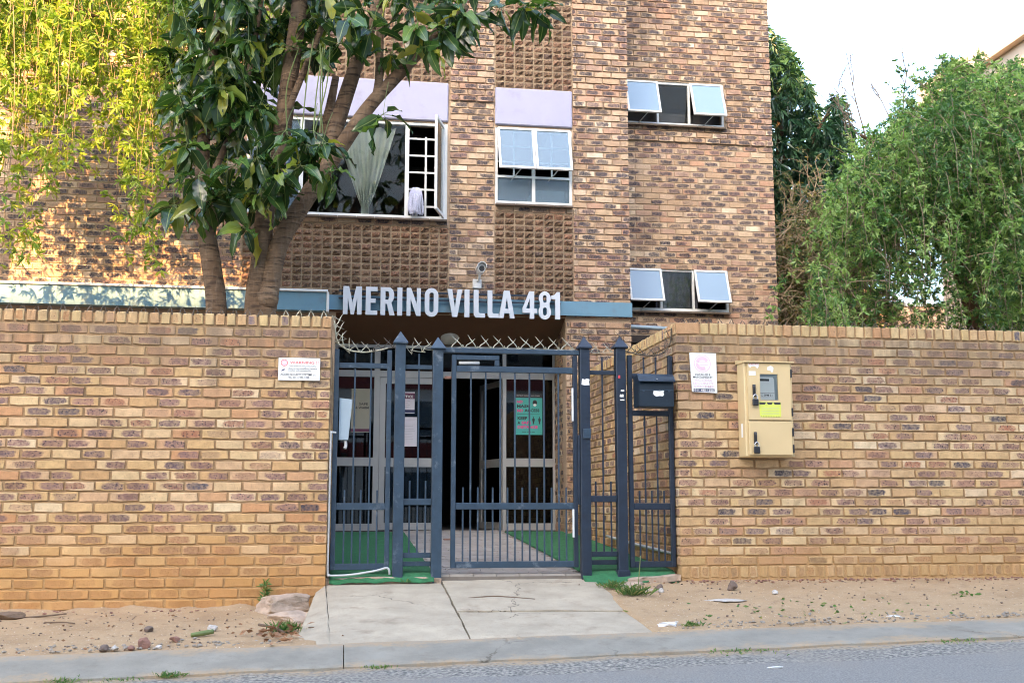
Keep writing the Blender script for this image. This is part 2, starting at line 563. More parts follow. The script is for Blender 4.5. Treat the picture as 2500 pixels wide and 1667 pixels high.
def crack_mat(name, col, dirt, crackc, vs=1.1, sand=False):
    g = G(name)
    p = g.pos()
    c = g.mix(1.0, c4(col), g.ramp(g.noise(p, 3.5, 5.0, 0.65), [(0.25, (0.78,) * 3), (0.75, (1.18,) * 3)]), 'MULTIPLY')
    c = g.mix(g.maprange(g.noise(p, 4.5, 6.0, 0.7), 0.52, 0.74, 0.0, 0.8), c, dirt)
    c = g.mix(g.maprange(g.noise(p, 120.0, 2.0), 0.60, 0.70, 0.0, 0.6), c, dirt)
    w = g.n('ShaderNodeVectorMath', {0: p, 1: g.n('ShaderNodeVectorMath', {0: g.noise(p, 6.0, 4.0, 0.6, out=1), 1: (0.22, 0.22, 0.22)}, operation='MULTIPLY')}, operation='ADD')
    v = g.n('ShaderNodeTexVoronoi', {'Vector': w, 'Scale': vs}, feature='DISTANCE_TO_EDGE')
    k = g.ma('MULTIPLY', g.maprange(v, 0.002, 0.007, 0.75, 0.0), g.maprange(g.noise(p, 1.1, 2.0), 0.54, 0.64))
    c = g.mix(k, c, crackc)
    if sand:
        sx = g.t.nodes.new('ShaderNodeSeparateXYZ')
        g.t.links.new(p, sx.inputs[0])
        yy = g.ma('ADD', sx.outputs[1], g.ma('MULTIPLY', g.ma('SUBTRACT', g.noise(p, 2.4, 5.0, 0.7), 0.5), 0.7))
        c = g.mix(g.ma('MULTIPLY', g.ma('MAXIMUM', g.maprange(yy, -2.02, -1.86), g.maprange(yy, -2.28, -2.42)), g.maprange(g.noise(p, 40.0, 3.0), 0.3, 0.6, 0.3, 0.9)), c, (0.36, 0.265, 0.165))
    h = g.ma('SUBTRACT', g.noise(p, 110.0, 5.0, 0.7), g.ma('MULTIPLY', k, 2.0))
    return g.done(g.pbr(c, 0.92, g.bump(h, 0.4, 0.008), spec=0.2))


M['concrete_rough'] = plain_mat('broken concrete', (0.40, 0.30, 0.22), 0.95, 0.25, 9.0, 0.9, 35.0, dirt=(0.24, 0.18, 0.12), dscale=6.0)
M['concrete'] = crack_mat('ramp concrete', (0.40, 0.34, 0.25), (0.26, 0.205, 0.145), (0.10, 0.08, 0.06))
M['kerb'] = crack_mat('kerb concrete', (0.26, 0.24, 0.195), (0.19, 0.165, 0.125), (0.11, 0.095, 0.075), 0.8, True)
M['stone'] = plain_mat('brown stone', (0.16, 0.115, 0.09), 0.9, 0.3, 20.0, 0.6, 40.0)
M['stone_red'] = plain_mat('reddish stone', (0.24, 0.125, 0.09), 0.9, 0.3, 20.0, 0.6, 40.0)
M['stone_pale'] = plain_mat('pale stone', (0.46, 0.42, 0.37), 0.9, 0.2, 20.0, 0.6, 40.0)
M['twig'] = plain_mat('dry twig', (0.15, 0.10, 0.065), 0.9, 0.25, 30.0)
M['deadleaf'] = plain_mat('dead leaf', (0.27, 0.14, 0.07), 0.8, 0.3, 25.0)
M['peach'] = plain_mat('peach plaster', (0.62, 0.40, 0.24), 0.85, 0.06, 1.0)
M['cream'] = plain_mat('cream plaster', (0.66, 0.52, 0.38), 0.85, 0.05, 1.0)
M['opp'] = plain_mat('pale plaster', (0.62, 0.60, 0.56), 0.85, 0.06, 1.0)
M['opp_red'] = plain_mat('maroon plaster band', (0.22, 0.05, 0.045), 0.8, 0.06, 1.0)


def glass_mat(name, tint, ior=1.5, rough=0.02, base=(0.02, 0.025, 0.03), dens=0.0):
    g = G(name)
    fr = g.n('ShaderNodeFresnel', {'IOR': ior})
    tr = g.n('ShaderNodeBsdfTransparent', {'Color': c4(tint)})
    if dens:
        df = g.n('ShaderNodeBsdfDiffuse', {'Color': c4(base)})
        tr = g.n('ShaderNodeMixShader', {0: dens, 1: tr, 2: df})
    gl = g.n('ShaderNodeBsdfGlossy', {'Color': (1, 1, 1, 1), 'Roughness': rough})
    return g.done(g.n('ShaderNodeMixShader', {0: fr, 1: tr, 2: gl}))


M['glass'] = glass_mat('window glass', (0.88, 0.90, 0.90), 1.5)
M['glass_door'] = glass_mat('door glass', (0.40, 0.40, 0.39), 1.5)
M['glass_dark'] = glass_mat('transom glass', (0.30, 0.30, 0.30), 1.2)
M['glass_clear'] = glass_mat('clear plastic', (0.95, 0.96, 0.96), 1.3)
M['glass_frost'] = glass_mat('frosted glass', (0.5, 0.6, 0.68), 1.55, 0.35, (0.22, 0.33, 0.45), 0.85)
M['glass_sky'] = glass_mat('sky tinted glass', (0.6, 0.72, 0.78), 1.55, 0.12, (0.24, 0.34, 0.43), 0.32)  # pale blue diffuse layer stands in for reflected sky

# ------------------------------------------------------------------ ground, road, kerb, verge, ramp
def sm(a, b, x):
    t = np.clip((np.asarray(x, float) - a) / (b - a), 0, 1)
    return t * t * (3 - 2 * t)


def kb_z(x):
    return 0.093 + 0.019 * np.clip(x, -40, 40)


def kf_z(x):
    return 0.020 + 0.024 * np.clip(x, -40, 40)


def base_z(x):
    return 0.165 + 0.185 * sm(-0.3, 2.6, x)


def verge_z(x, y):
    t = np.clip(-np.asarray(y, float) / 1.85, 0, 1)
    return base_z(x) * (1 - t) + kb_z(x) * t


def floor_z(y):
    return 0.41 + 0.05 * y


def grid(xs, ys, zf):
    X, Y = np.meshgrid(xs, ys)
    Z = zf(X, Y)
    V = np.stack([X, Y, Z], -1).reshape(-1, 3)
    nx, ny = len(xs), len(ys)
    i = np.arange(nx * ny).reshape(ny, nx)
    F = np.stack([i[:-1, :-1], i[:-1, 1:], i[1:, 1:], i[1:, :-1]], -1).reshape(-1, 4)
    return V, F


def vnoise(x, y, s, seed=0):
    x, y = np.asarray(x) * s, np.asarray(y) * s
    return (np.sin(x * 1.7 + seed) * np.cos(y * 2.1 - seed) + np.sin(x * 3.9 - y * 2.7 + seed * 2) * 0.5 + np.cos(x * 7.3 + y * 6.1 + seed) * 0.3) / 1.8


g = G('sandy dirt')
p = g.pos()
c = g.ramp(g.noise(p, 1.4, 5.0, 0.6), [(0.25, (0.29, 0.19, 0.105)), (0.5, (0.40, 0.28, 0.162)), (0.75, (0.33, 0.22, 0.125))])
c = g.mix(g.maprange(g.noise(p, 9.0, 6.0, 0.7), 0.52, 0.72), c, (0.28, 0.19, 0.115))
c = g.mix(g.maprange(g.noise(p, 130.0, 2.0), 0.62, 0.70), c, (0.24, 0.17, 0.12))
c = g.mix(g.maprange(g.noise(p, 75.0, 2.0), 0.66, 0.72), c, (0.62, 0.56, 0.46))
M['dirt'] = g.done(g.pbr(c, 0.97, g.bump(g.noise(p, 45.0, 6.0, 0.72), 0.55, 0.012), spec=0.1))
g = G('asphalt')
p = g.pos()
sx = g.t.nodes.new('ShaderNodeSeparateXYZ')
g.t.links.new(p, sx.inputs[0])
edge = g.maprange(g.ma('ADD', sx.outputs[1], g.ma('MULTIPLY', g.noise(p, 1.1, 3.0), 0.35)), -2.78, -2.70)
rough_c = g.ramp(g.noise(p, 42.0, 3.0, 0.6), [(0.36, (0.095, 0.093, 0.088)), (0.5, (0.22, 0.208, 0.182)), (0.64, (0.39, 0.355, 0.295))])
smooth_c = g.ramp(g.noise(p, 90.0, 3.0, 0.6), [(0.35, (0.18, 0.172, 0.155)), (0.65, (0.29, 0.275, 0.245))])
c = g.mix(edge, smooth_c, rough_c)
c = g.mix(g.maprange(g.noise(p, 1.3, 5.0, 0.6), 0.42, 0.72, 0.0, 0.55), c, (0.26, 0.235, 0.195))
sand = g.ma('MULTIPLY', g.maprange(g.ma('ADD', sx.outputs[1], g.ma('MULTIPLY', g.ma('SUBTRACT', g.noise(p, 2.6, 5.0, 0.7), 0.5), 0.5)), -2.56, -2.36), g.maprange(g.noise(p, 30.0, 3.0), 0.30, 0.55))
c = g.mix(sand, c, (0.36, 0.27, 0.17))
M['asphalt'] = g.done(g.pbr(c, 0.95, g.bump(g.noise(p, 75.0, 4.0, 0.7), 0.6, 0.012), spec=0.05))
M['soil'] = plain_mat('yard soil', (0.22, 0.15, 0.09), 0.95, 0.2, 2.0, 0.4)

ys = [-220, -90, -26, -8, -2.6, -1.8, -0.3, -0.1, 0.15, 0.16, 3, 8, 30, 90, 220]
xs = [-220, -90, -40, -12, -6, -3, -1, 0, 1, 2, 3, 4, 6, 9, 12, 40, 90, 220]


def gz(X, Y):
    front = kf_z(X) - 0.12
    yard = 0.32 + 0 * X
    return np.where(Y < 0.155, np.where(Y < -0.2, front, front), yard) - np.where((Y > 0.1) & (Y < 6) & (X > -0.9) & (X < 3.9), 0.25, 0)


V, F = grid(xs, ys, gz)
tag(link('ground', mesh_np('ground', V, F, M['soil'])), kind='structure')

xs = np.concatenate([[-60, -30, -15, -9], np.linspace(-5, 8, 131), [12, 20, 40, 60]])
ys = np.concatenate([[-24, -16, -11], np.linspace(-7, -2.335, 70)])
V, F = grid(xs, ys, lambda X, Y: kf_z(X) - 0.022 + (Y + 2.35) * 0.004 + 0.0035 * vnoise(X, Y, 2.0) + 0.006 * np.exp(-((Y + 2.36) / 0.1) ** 2) * vnoise(X, Y, 5.0, 3))
tag(link('road', mesh_np('road', V, F, M['asphalt'], smooth=True)), kind='structure')

xs = np.concatenate([[-40, -20, -8], np.linspace(-4.5, 8, 251), [12, 20, 40]])
ys = np.linspace(-1.95, 0.11, 60)


def vz(X, Y):
    z = verge_z(X, Y) + 0.010 * vnoise(X, Y, 2.3, 1) + 0.005 * vnoise(X, Y, 9.0, 2) + 0.003 * vnoise(X, Y, 23.0, 5)
    z = z + 0.05 * np.exp(-((Y + 0.02) / 0.10) ** 2) * (0.45 + 0.55 * vnoise(X, Y * 0, 4.0, 4)) * (X < 0)
    z = z - 0.06 * ((X > -0.1) & (X < 2.15)) - 0.05 * sm(-0.1, 0.0, Y) * ((X > 2.1) & (X < 2.86))
    z = np.where(Y < -1.86, z - 0.03, z)
    return z


V, F = grid(xs, ys, vz)
tag(link('verge', mesh_np('verge', V, F, M['dirt'], smooth=True)), kind='structure')

# kerb strip: two lengths of flush concrete edging with an open joint
kerb = tag(bpy.data.objects.new('kerb', None), kind='structure')
COL.objects.link(kerb)
for a, b in ((-40, -6.0), (-5.985, 0.031), (0.037, 6.02), (6.035, 40)):
    xs = np.linspace(a, b, max(3, int((b - a) / 0.08)))
    pr = [(-1.835, 0.0, -0.08), (-1.85, 0.0, 0.0), (-2.0, 0.30, 0.002), (-2.2, 0.70, 0.002), (-2.335, 1.0, 0.002), (-2.352, 1.0, -0.008), (-2.36, 1.0, -0.07)]
    Vv = []
    for x in xs:
        for k, (y, t, dz) in enumerate(pr):
            e = 0.010 * vnoise(x, 0.3, 2.1, 7) + 0.006 * vnoise(x, 1.3, 11.0, 9)
            Vv.append((x, y + (e if k in (4, 5, 6) else (e * 0.5 if k == 1 else 0)), kb_z(x) * (1 - t) + kf_z(x) * t + dz + 0.003 * vnoise(x, y, 3.0, 4)))
    n, m = len(xs), len(pr)
    i = np.arange(n * m).reshape(n, m)
    F = np.stack([i[:-1, :-1], i[:-1, 1:], i[1:, 1:], i[1:, :-1]], -1).reshape(-1, 4)
    F = F[:, ::-1].copy() if False else F
    link('kerb_stone', mesh_np('kerb_stone', Vv, F, M['kerb']), kerb)


def slab(name, A, B, Cc, D, mat, parent, n=14, thick=0.16, amp=0.004, seed=0, edge=0.006):
    """four-cornered slab with a gently uneven top: A,B back; D,Cc front"""
    A, B, Cc, D = map(np.array, (A, B, Cc, D))
    V = []
    for j in range(n + 1):
        for i in range(n + 1):
            u, v = i / n, j / n
            q = (A * (1 - u) + B * u) * (1 - v) + (D * (1 - u) + Cc * u) * v
            q = q.astype(float)
            w = vnoise(q[0], q[1], 3.0, seed)
            q[2] += amp * w - (0.006 if i in (0, n) or j in (0, n) else 0)
            if i in (0, n):
                q[0] += edge * vnoise(q[0], q[1], 14.0, seed + 2)
            if j in (0, n):
                q[1] += edge * 1.6 * vnoise(q[0], q[1], 12.0, seed + 3)
            V.append(q)
    nn = n + 1
    F = [(j * nn + i, (j + 1) * nn + i, (j + 1) * nn + i + 1, j * nn + i + 1) for j in range(n) for i in range(n)]
    ring = [i for i in range(nn)] + [j * nn + n for j in range(1, nn)] + [n * nn + i for i in range(n - 1, -1, -1)] + [j * nn for j in range(n - 1, 0, -1)]
    k = len(V)
    for r_ in ring:
        V.append(V[r_] - np.array([0, 0, thick]))
    L = len(ring)
    for i in range(L):
        F.append((ring[i], ring[(i + 1) % L], k + (i + 1) % L, k + i))
    return link(name, mesh_np(name, V, F, mat), parent)


ramp = tag(bpy.data.objects.new('concrete_ramp', None), kind='structure')
COL.objects.link(ramp)
slab('slab', (-0.113, 0.10, 0.352), (0.842, 0.06, 0.356), (0.876, -1.826, 0.105), (-0.05, -1.83, 0.088), M['concrete'], ramp, seed=1)
slab('slab', (0.852, 0.10, 0.372), (2.15, 0.16, 0.382), (2.19, -1.036, 0.212), (0.874, -0.990, 0.222), M['concrete'], ramp, seed=3)
slab('slab', (0.880, -1.000, 0.211), (2.205, -1.046, 0.202), (2.21, -1.825, 0.134), (0.886, -1.822, 0.106), M['concrete'], ramp, seed=5)
slab('slab', (-0.19, -0.06, 0.30), (-0.116, 0.0, 0.348), (-0.051, -1.83, 0.087), (-0.30, -1.825, 0.06), M['concrete'], ramp, seed=7, amp=0.008)

# entrance floor: threshold concrete, sloping paving with small pavers, two turf carpets
M['paver'] = plain_mat('grey paver', (0.36, 0.325, 0.285), 0.9, 0.15, 6.0, 0.35, 90.0, dirt=(0.25, 0.22, 0.19), dscale=3.0)
M['paver_joint'] = plain_mat('paver joint', (0.17, 0.145, 0.12), 0.95, 0.2)
ef = tag(bpy.data.objects.new('entrance_paving', None), kind='structure')
COL.objects.link(ef)
V = [(-0.1, 0.10, floor_z(0.1) - 0.02), (2.89, 0.10, floor_z(0.1) - 0.02), (2.89, 5.2, floor_z(5.2) - 0.02), (-0.1, 5.2, floor_z(5.2) - 0.02), (-0.1, 0.10, 0.2), (2.89, 0.10, 0.2)]
link('paving_bed', mesh_np('paving_bed', V, [(0, 1, 2, 3), (4, 5, 1, 0)], M['paver_joint']), ef)
bx_ = [box_arrays(-0.097, 0.097, -0.047, 0.047, -0.02, 0.0)]
pv = mesh_np('paver', *join_arrays(bx_), M['paver'])
k = 0
big = []
for j in range(51):
    y = 0.15 + j * 0.10
    for i in range(8):
        x = 0.80 + (i - 0.5 * (j % 2)) * 0.20 + 0.02
        if x < 0.76 or x > 2.08:
            continue
        big.append((x, y))
for x, y in big:
    o = link('paver', pv, ef, (x, y, floor_z(y) - 0.002 + random.uniform(-0.003, 0.003)), (0.05, 0, random.uniform(-0.02, 0.02)))
for a, b, nm, lab in ((-0.085, 0.78, 'turf_carpet', 'green artificial turf carpet left of the entrance path'), (2.06, 2.885, 'turf_carpet', 'green artificial turf carpet right of the entrance path, under the letterbox')):
    xs, ys = np.linspace(a, b, 30), np.linspace(-0.03 if a > 1 else 0.02, 4.75, 90)

    def cz(X, Y):
        e = np.clip((0.16 - Y) / 0.16, 0, 1)
        return floor_z(Y) + 0.016 + 0.004 * vnoise(X, Y, 6.0, 3) - 0.075 * e ** 2 * (1 + 0.3 * vnoise(X, Y * 0, 5.0, 1))
    V, F = grid(xs, ys, cz)
    Vb = V - np.array([0, 0, 0.012])
    nV = len(V)
    i = np.arange(nV).reshape(len(ys), len(xs))
    ring = np.concatenate([i[0], i[1:, -1], i[-1, -2::-1], i[-2:0:-1, 0]])
    side = [(ring[q], ring[q - 1], ring[q - 1] + nV, ring[q] + nV) for q in range(len(ring))]
    me = mesh_np('turf_carpet', np.vstack([V, Vb]), [tuple(f) for f in F] + side, M['carpet'], smooth=True)
    tag(link('turf_carpet', me), lab, 'carpet', 'turf carpets')


def lump(name, c, size, mat, seed, parent=None, sub=3, rough=0.28, rot=0.0, flat=0.6):
    """irregular broken stone"""
    bm = bmesh.new()
    bmesh.ops.create_icosphere(bm, subdivisions=sub, radius=1.0)
    rs = random.Random(seed)
    planes = [(Vector((rs.gauss(0, 1), rs.gauss(0, 1), rs.gauss(0, 0.8))).normalized(), rs.uniform(0.55, 0.92)) for _ in range(9)]
    for v in bm.verts:
        q = v.co.copy()
        for nrm, d in planes:
            h = q.dot(nrm)
            if h > d:
                q -= nrm * (h - d)
        f = 1 + rough * (mnoise.fractal(q * 1.6 + Vector((seed, seed, 0)), 0.9, 2.0, 5) * 0.55)
        q = q * f
        q.x *= size[0] / 2
        q.y *= size[1] / 2
        q.z *= size[2] / 2
        v.co = q
    me = bpy.data.meshes.new(name)
    bm.to_mesh(me)
    bm.free()
    me.materials.append(mat)
    return link(name, me, parent, c, (0, 0, rot))


th = thing('threshold_step', 'rough concrete edge under the left turf carpet beside the first gate post', 'step', (0.35, 0.08, 0.3))
slab('step_slab', (-0.11, 0.14, 0.405), (0.84, 0.14, 0.40), (0.84, 0.055, 0.395), (-0.11, 0.05, 0.40), M['concrete_rough'], th, amp=0.012, seed=9, edge=0.012, thick=0.15)
th = thing('broken_footing', 'crumbling concrete edge below the right turf carpet by the corner of the wall', 'concrete', (2.6, 0.0, 0.3))
slab('footing_slab', (2.44, 0.12, 0.385), (2.90, 0.14, 0.40), (2.905, -0.05, 0.40), (2.44, -0.03, 0.375), M['concrete_rough'], th, amp=0.010, seed=12, edge=0.014, thick=0.05)

# ------------------------------------------------------------------ brick machinery
def brick_arrays(L, H, depth, seed, bev=0.006, jit=0.0022):
    """local: x length, z height, front towards -y at y=0"""
    rs = np.random.default_rng(seed)
    hx, hz = L / 2, H / 2
    pts = np.array([(-hx, -hz), (-hx * 0.3, -hz), (hx * 0.35, -hz), (hx, -hz), (hx, hz), (hx * 0.3, hz), (-hx * 0.35, hz), (-hx, hz)])
    pts = pts + rs.normal(0, jit, pts.shape)
    for k in (0, 3, 4, 7):
        pts[k] *= 1 - np.array([0.03, 0.08]) * rs.random(2) * (1.8 if rs.random() < 0.25 else 0.8)
    inn = pts - np.sign(pts) * bev * (0.8 + 0.6 * rs.random(pts.shape))
    n = 8
    fy = rs.normal(0, 0.0012, n)
    V = np.zeros((3 * n, 3))
    V[:n, 0], V[:n, 1], V[:n, 2] = inn[:, 0], fy, inn[:, 1]
    V[n:2 * n, 0], V[n:2 * n, 1], V[n:2 * n, 2] = pts[:, 0], bev + fy, pts[:, 1]
    V[2 * n:, 0], V[2 * n:, 1], V[2 * n:, 2] = pts[:, 0], depth, pts[:, 1]
    F = [(0, 1, 6, 7), (1, 2, 5, 6), (2, 3, 4, 5)]
    for i in range(n):
        j = (i + 1) % n
        F.append((n + i, n + j, j, i))
        F.append((2 * n + i, 2 * n + j, n + j, n + i))
    uv = np.stack([V[:, 0] / L + 0.5, V[:, 2] / H + 0.5], -1)
    return V, np.array(F), uv


def rock_arrays(L, H, depth, seed):
    rs = np.random.default_rng(seed)
    nx, nz = 5, 4
    V, F = [], []
    for j in range(nz):
        for i in range(nx):
            u, v = i / (nx - 1), j / (nz - 1)
            edge = i in (0, nx - 1) or j in (0, nz - 1)
            y = 0.010 + rs.normal(0, 0.002) if edge else -0.012 + rs.normal(0, 0.008)
            V.append(((u - 0.5) * L + (rs.normal(0, 0.004) if not edge else rs.normal(0, 0.0015)), y, (v - 0.5) * H + (rs.normal(0, 0.004) if not edge else rs.normal(0, 0.0015))))
    for j in range(nz - 1):
        for i in range(nx - 1):
            a = j * nx + i
            F.append((a, a + 1, a + nx + 1, a + nx))
    ring = list(range(nx)) + [j * nx + nx - 1 for j in range(1, nz)] + [(nz - 1) * nx + i for i in range(nx - 2, -1, -1)] + [j * nx for j in range(nz - 2, 0, -1)]
    k = len(V)
    for q in ring:
        V.append((V[q][0], depth, V[q][2]))
    for i in range(len(ring)):
        j = (i + 1) % len(ring)
        F.append((k + i, k + j, ring[j], ring[i]))
    V = np.array(V)
    uv = np.stack([V[:, 0] / L + 0.5, V[:, 2] / H + 0.5], -1)
    return V, np.array(F), uv


class Kit:
    """a family of alike bricks: shared meshes plus arrays for the joined rest"""
    def __init__(s, name, L, H, mat, n=7, depth=0.025, fn=brick_arrays, seed=0, **kw):
        s.L, s.H, s.mat, s.name = L, H, mat, name
        s.arr = [fn(L, H, depth, seed + 31 * i, **kw) for i in range(n)]
        s.me = [mesh_np(name, V, F, mat, uv) for V, F, uv in s.arr]


def courses(x0, x1, z0, z1, pitch, bl, jt, holes=(), phase=0, mirror=False, stack=False):
    out = []
    nz = int((z1 - z0) / pitch + 0.02)
    if mirror:
        return [(-b, -a, c, d) for a, b, c, d in courses(-x1, -x0, z0, z1, pitch, bl, jt, [(-h[1], -h[0], h[2], h[3]) for h in holes], phase)]
    for i in range(nz):
        za = z0 + i * pitch
        zb = za + pitch - jt
        off = 0 if stack else ((i + phase) % 2) * (bl + jt) / 2
        x = x0 - off
        hs = [h for h in holes if h[2] < (za + zb) / 2 < h[3]]
        while x < x1 - 0.02:
            a, b = max(x, x0), min(x + bl, x1)
            segs = [(a, b)]
            for h in hs:
                ns = []
                for (p_, q_) in segs:
                    if h[1] <= p_ or h[0] >= q_:
                        ns.append((p_, q_))
                    else:
                        if h[0] - p_ > 0:
                            ns.append((p_, h[0] - 0.004))
                        if q_ - h[1] > 0:
                            ns.append((h[1] + 0.004, q_))
                segs = ns
            for (p_, q_) in segs:
                if q_ - p_ > 0.03:
                    out.append((p_, q_, za, zb))
            x += bl + jt
    return out


def lay(parent, rects, O, ang, kit, nmax, name='brick', rest='brickwork', proud=0.0095, step=None, seed=0, tilt=0.006):
    """lay bricks on a wall plane: u along (cos ang, sin ang), front towards the street side"""
    rs = np.random.default_rng(seed)
    O = np.array(O, float)
    ux = np.array([math.cos(ang), math.sin(ang), 0])
    fy = np.array([-math.sin(ang), math.cos(ang), 0])     # local +y (into the wall)
    items = []
    for a, b, c, d in rects:
        pr = proud + max(-0.0025, rs.normal(0, 0.0014)) + (step(c) if step else 0)
        ctr = O + ux * (a + b) / 2 + np.array([0, 0, (c + d) / 2]) - fy * pr
        px, py, w = seen(ctr)
        vis = -25 < px < 2525 and -25 < py < 1692
        items.append((-(b - a) * (d - c) / w / w if vis else 1.0, ctr, (b - a - 0.0045) / kit.L, (d - c - 0.005) / kit.H, rs.integers(len(kit.me)), rs.normal(0, tilt), rs.normal(0, tilt), rs.random()))
    items.sort(key=lambda t: t[0])
    nvis = sum(1 for t in items if t[0] < 0)
    for t in items[:min(nmax, nvis)]:
        o = link(name, kit.me[t[4]], parent, t[1], (0, t[5], ang + t[6] * 0.5), (t[2], 1, t[3]))
    left = items[min(nmax, nvis):]
    if left and rest:
        Vs, Fs, Us, Rs, k = [], {}, [], [], 0
        for t in left:
            V, F, uv = kit.arr[t[4]]
            ca, sa = math.cos(ang + t[6] * 0.5), math.sin(ang + t[6] * 0.5)
            W = V * np.array([t[2], 1, t[3]])
            W = np.stack([W[:, 0] * ca - W[:, 1] * sa, W[:, 0] * sa + W[:, 1] * ca, W[:, 2] + W[:, 0] * t[5]], -1) + t[1]
            Vs.append(W)
            Us.append(uv)
            Rs.append(np.full(len(V), t[7]))
            Fs.setdefault(0, []).append(F + k)
            k += len(V)
        me = mesh_np(rest, np.vstack(Vs), np.vstack(Fs[0]), kit.mat, np.vstack(Us), np.concatenate(Rs))
        tag(link(rest, me, parent), kind='stuff')
    return len(left)


BL, JT, CP = 0.222, 0.011, 0.0855
K_front = Kit('brick', BL, 0.0745, M['brick_front'], seed=1, bev=0.003)
K_frontr = Kit('brick', BL, 0.0745, M['brick_front_r'], seed=2, bev=0.003)
K_cop = Kit('coping_brick', 0.073, 0.104, M['coping'], seed=5, bev=0.005, jit=0.0025)
K_fac = Kit('brick', BL, 0.0745, M['brick_facade'], seed=7, bev=0.002)
K_rock = Kit('rockface_brick', 0.112, 0.0755, M['rock'], n=8, fn=rock_arrays, depth=0.03, seed=40)

# ---- left boundary wall
LW = thing('boundary_wall', 'tan brick street wall left of the gate, orange stained low down', 'wall', (-2.5, 0.1, 0.1))
boxes('mortar', [(-9.0, -0.120, 0.0, 0.22, -0.1, 2.478), (-9.0, -0.128, 0.004, 0.216, 2.478, 2.565)], M['mortar_front'], LW)
lay(LW, courses(-9.0, -0.115, 0.0825, 2.478, CP, BL, JT, mirror=True), (0, 0, 0), 0, K_front, 330, seed=3, tilt=0.008)
sr = [(-0.115 - 0.073 - i * 0.0885, -0.115 - i * 0.0885, 2.484, 2.583) for i in range(100)]
lay(LW, sr, (0, 0, 0), 0, K_cop, 60, 'coping_brick', 'coping', proud=0.010, seed=4, tilt=0.015)

lay(LW, courses(0.03, 0.215, 0.0825, 2.478, CP, 0.106, JT), (-0.120, 0.0, 0), math.pi / 2, K_front, 0, rest='end_brickwork', proud=0.004, seed=6)

# ---- right boundary wall with its return into the entrance
RW = thing('boundary_wall', 'tan brick street wall right of the gate with meter box, returning beside the entrance', 'wall', (4.5, 0.1, 0.1))
boxes('mortar', [(2.918, 12.0, 0.0005, 0.23, 0.0, 2.60), (2.918, 3.135, 0.23, 4.40, 0.0, 2.60)], M['mortar_front'], RW)
rr = []
nc = int((2.498 - 0.476) / 0.0843 + 0.02)
for i in range(nc):
    za = 0.478 + i * 0.0843
    x = 2.910
    if i % 2:
        rr.append((x, x + 0.106, za, za + 0.0735))
        x += 0.106 + JT
    while x < 11.9:
        rr.append((x, x + BL, za, za + 0.0735))
        x += BL + JT
lay(RW, rr, (0, 0, 0), 0, K_frontr, 330, seed=8, tilt=0.007)
sr = [(2.910, 3.125, 2.501, 2.606)] + [(3.140 + i * 0.0865, 3.140 + i * 0.0865 + 0.073, 2.501, 2.606) for i in range(100)]
lay(RW, sr, (0, 0, 0), 0, K_cop, 60, 'coping_brick', 'coping', proud=0.012, seed=9, tilt=0.015)
sr = [(2.915 + i * 0.0885, 2.915 + i * 0.0885 + 0.073, 0.368, 0.470) for i in range(100)]
K_foot = Kit('footing_brick', 0.073, 0.104, M['brick_front_r'], seed=15, bev=0.005, jit=0.0025)
lay(RW, sr, (0, 0, 0), 0, K_foot, 60, 'footing_brick', 'footing', proud=0.007, seed=10, tilt=0.012)
# the return, facing the gate passage (-x); local u runs towards the street
rr = []
for i in range(nc):
    za = 0.478 + i * 0.0843
    u = 0.0
    if i % 2 == 0:
        rr.append((u, u + 0.106, za, za + 0.0735))
        u += 0.106 + JT
    while u < 4.35:
        rr.append((u, min(u + BL, 4.38), za, za + 0.0735))
        u += BL + JT
rr = [(-b, -a, c, d) for a, b, c, d in rr]
lay(RW, rr, (2.918, 0.0, 0), -math.pi / 2, K_frontr, 300, 'return_brick', 'return_brickwork', proud=0.010, seed=12, tilt=0.007)
sr = [(-0.085 - i * 0.0885, -0.012 - i * 0.0885, 2.501, 2.606) for i in range(49)]
lay(RW, sr, (2.918, 0, 0), -math.pi / 2, K_cop, 49, 'coping_brick', None, proud=0.012, seed=13, tilt=0.02)

# ---- left side wall of the entrance passage (mostly behind the street wall)
PW = thing('passage_wall', 'brick side wall of the entrance passage behind the left street wall', 'wall', (-0.2, 2.4, 0.1))
boxes('mortar', [(-0.345, -0.128, 0.226, 4.39, 0.0, 2.56)], M['mortar_front'], PW)
lay(PW, courses(0.0, 4.15, 0.0825, 2.56, CP, BL, JT), (-0.128, 0.23, 0), math.pi / 2, K_front, 0, rest='brickwork', proud=0.008, seed=14)

# ------------------------------------------------------------------ apartment building
YF, YR, TOP = 4.4, 5.6, 9.7
BD = thing('apartment_building', 'three storey brown brick apartment block with lilac panels and blue entrance fascia', 'building', (1.0, 6.0, 0.3))
W_big = (-1.275, 1.258, 4.60, 5.885)
W_small = (1.880, 2.900, 4.845, 5.875)
W_up1 = (-1.275, 1.258, 7.60, 8.80)
W_up2 = (1.880, 2.900, 7.74, 8.80)
W_rlo = (3.905, 5.430, 3.710, 4.325)
W_rhi = (3.905, 5.436, 6.450, 7.115)
W_rtop = (3.905, 5.436, 9.20, 9.60)
main = holed(-9.0, 3.655, 0.3, TOP, [(-0.118, 2.797, 0.0, 3.37), W_big, W_small, W_up1, W_up2], YF, YF + 0.2)
boxes('facade_core', main, M['mortar_facade'], BD)
boxes('facade_core', [(3.46, 3.654, YF + 0.201, YR - 0.001, 0.3, TOP - 0.01)] + holed(3.46, 6.155, 0.3, TOP - 0.003, [W_rlo, W_rhi], YR, YR + 0.2), M['mortar_facade'], BD)
boxes('side_wall', [(5.955, 6.153, YR + 0.201, 15.0, 0.3, TOP - 0.01), (-9.0, -8.8, YF + 0.201, 15.0, 0.3, TOP - 0.01), (-9.0, 6.15, 15.0, 15.2, 0.3, TOP - 0.01)], M['mortar_facade'], BD)
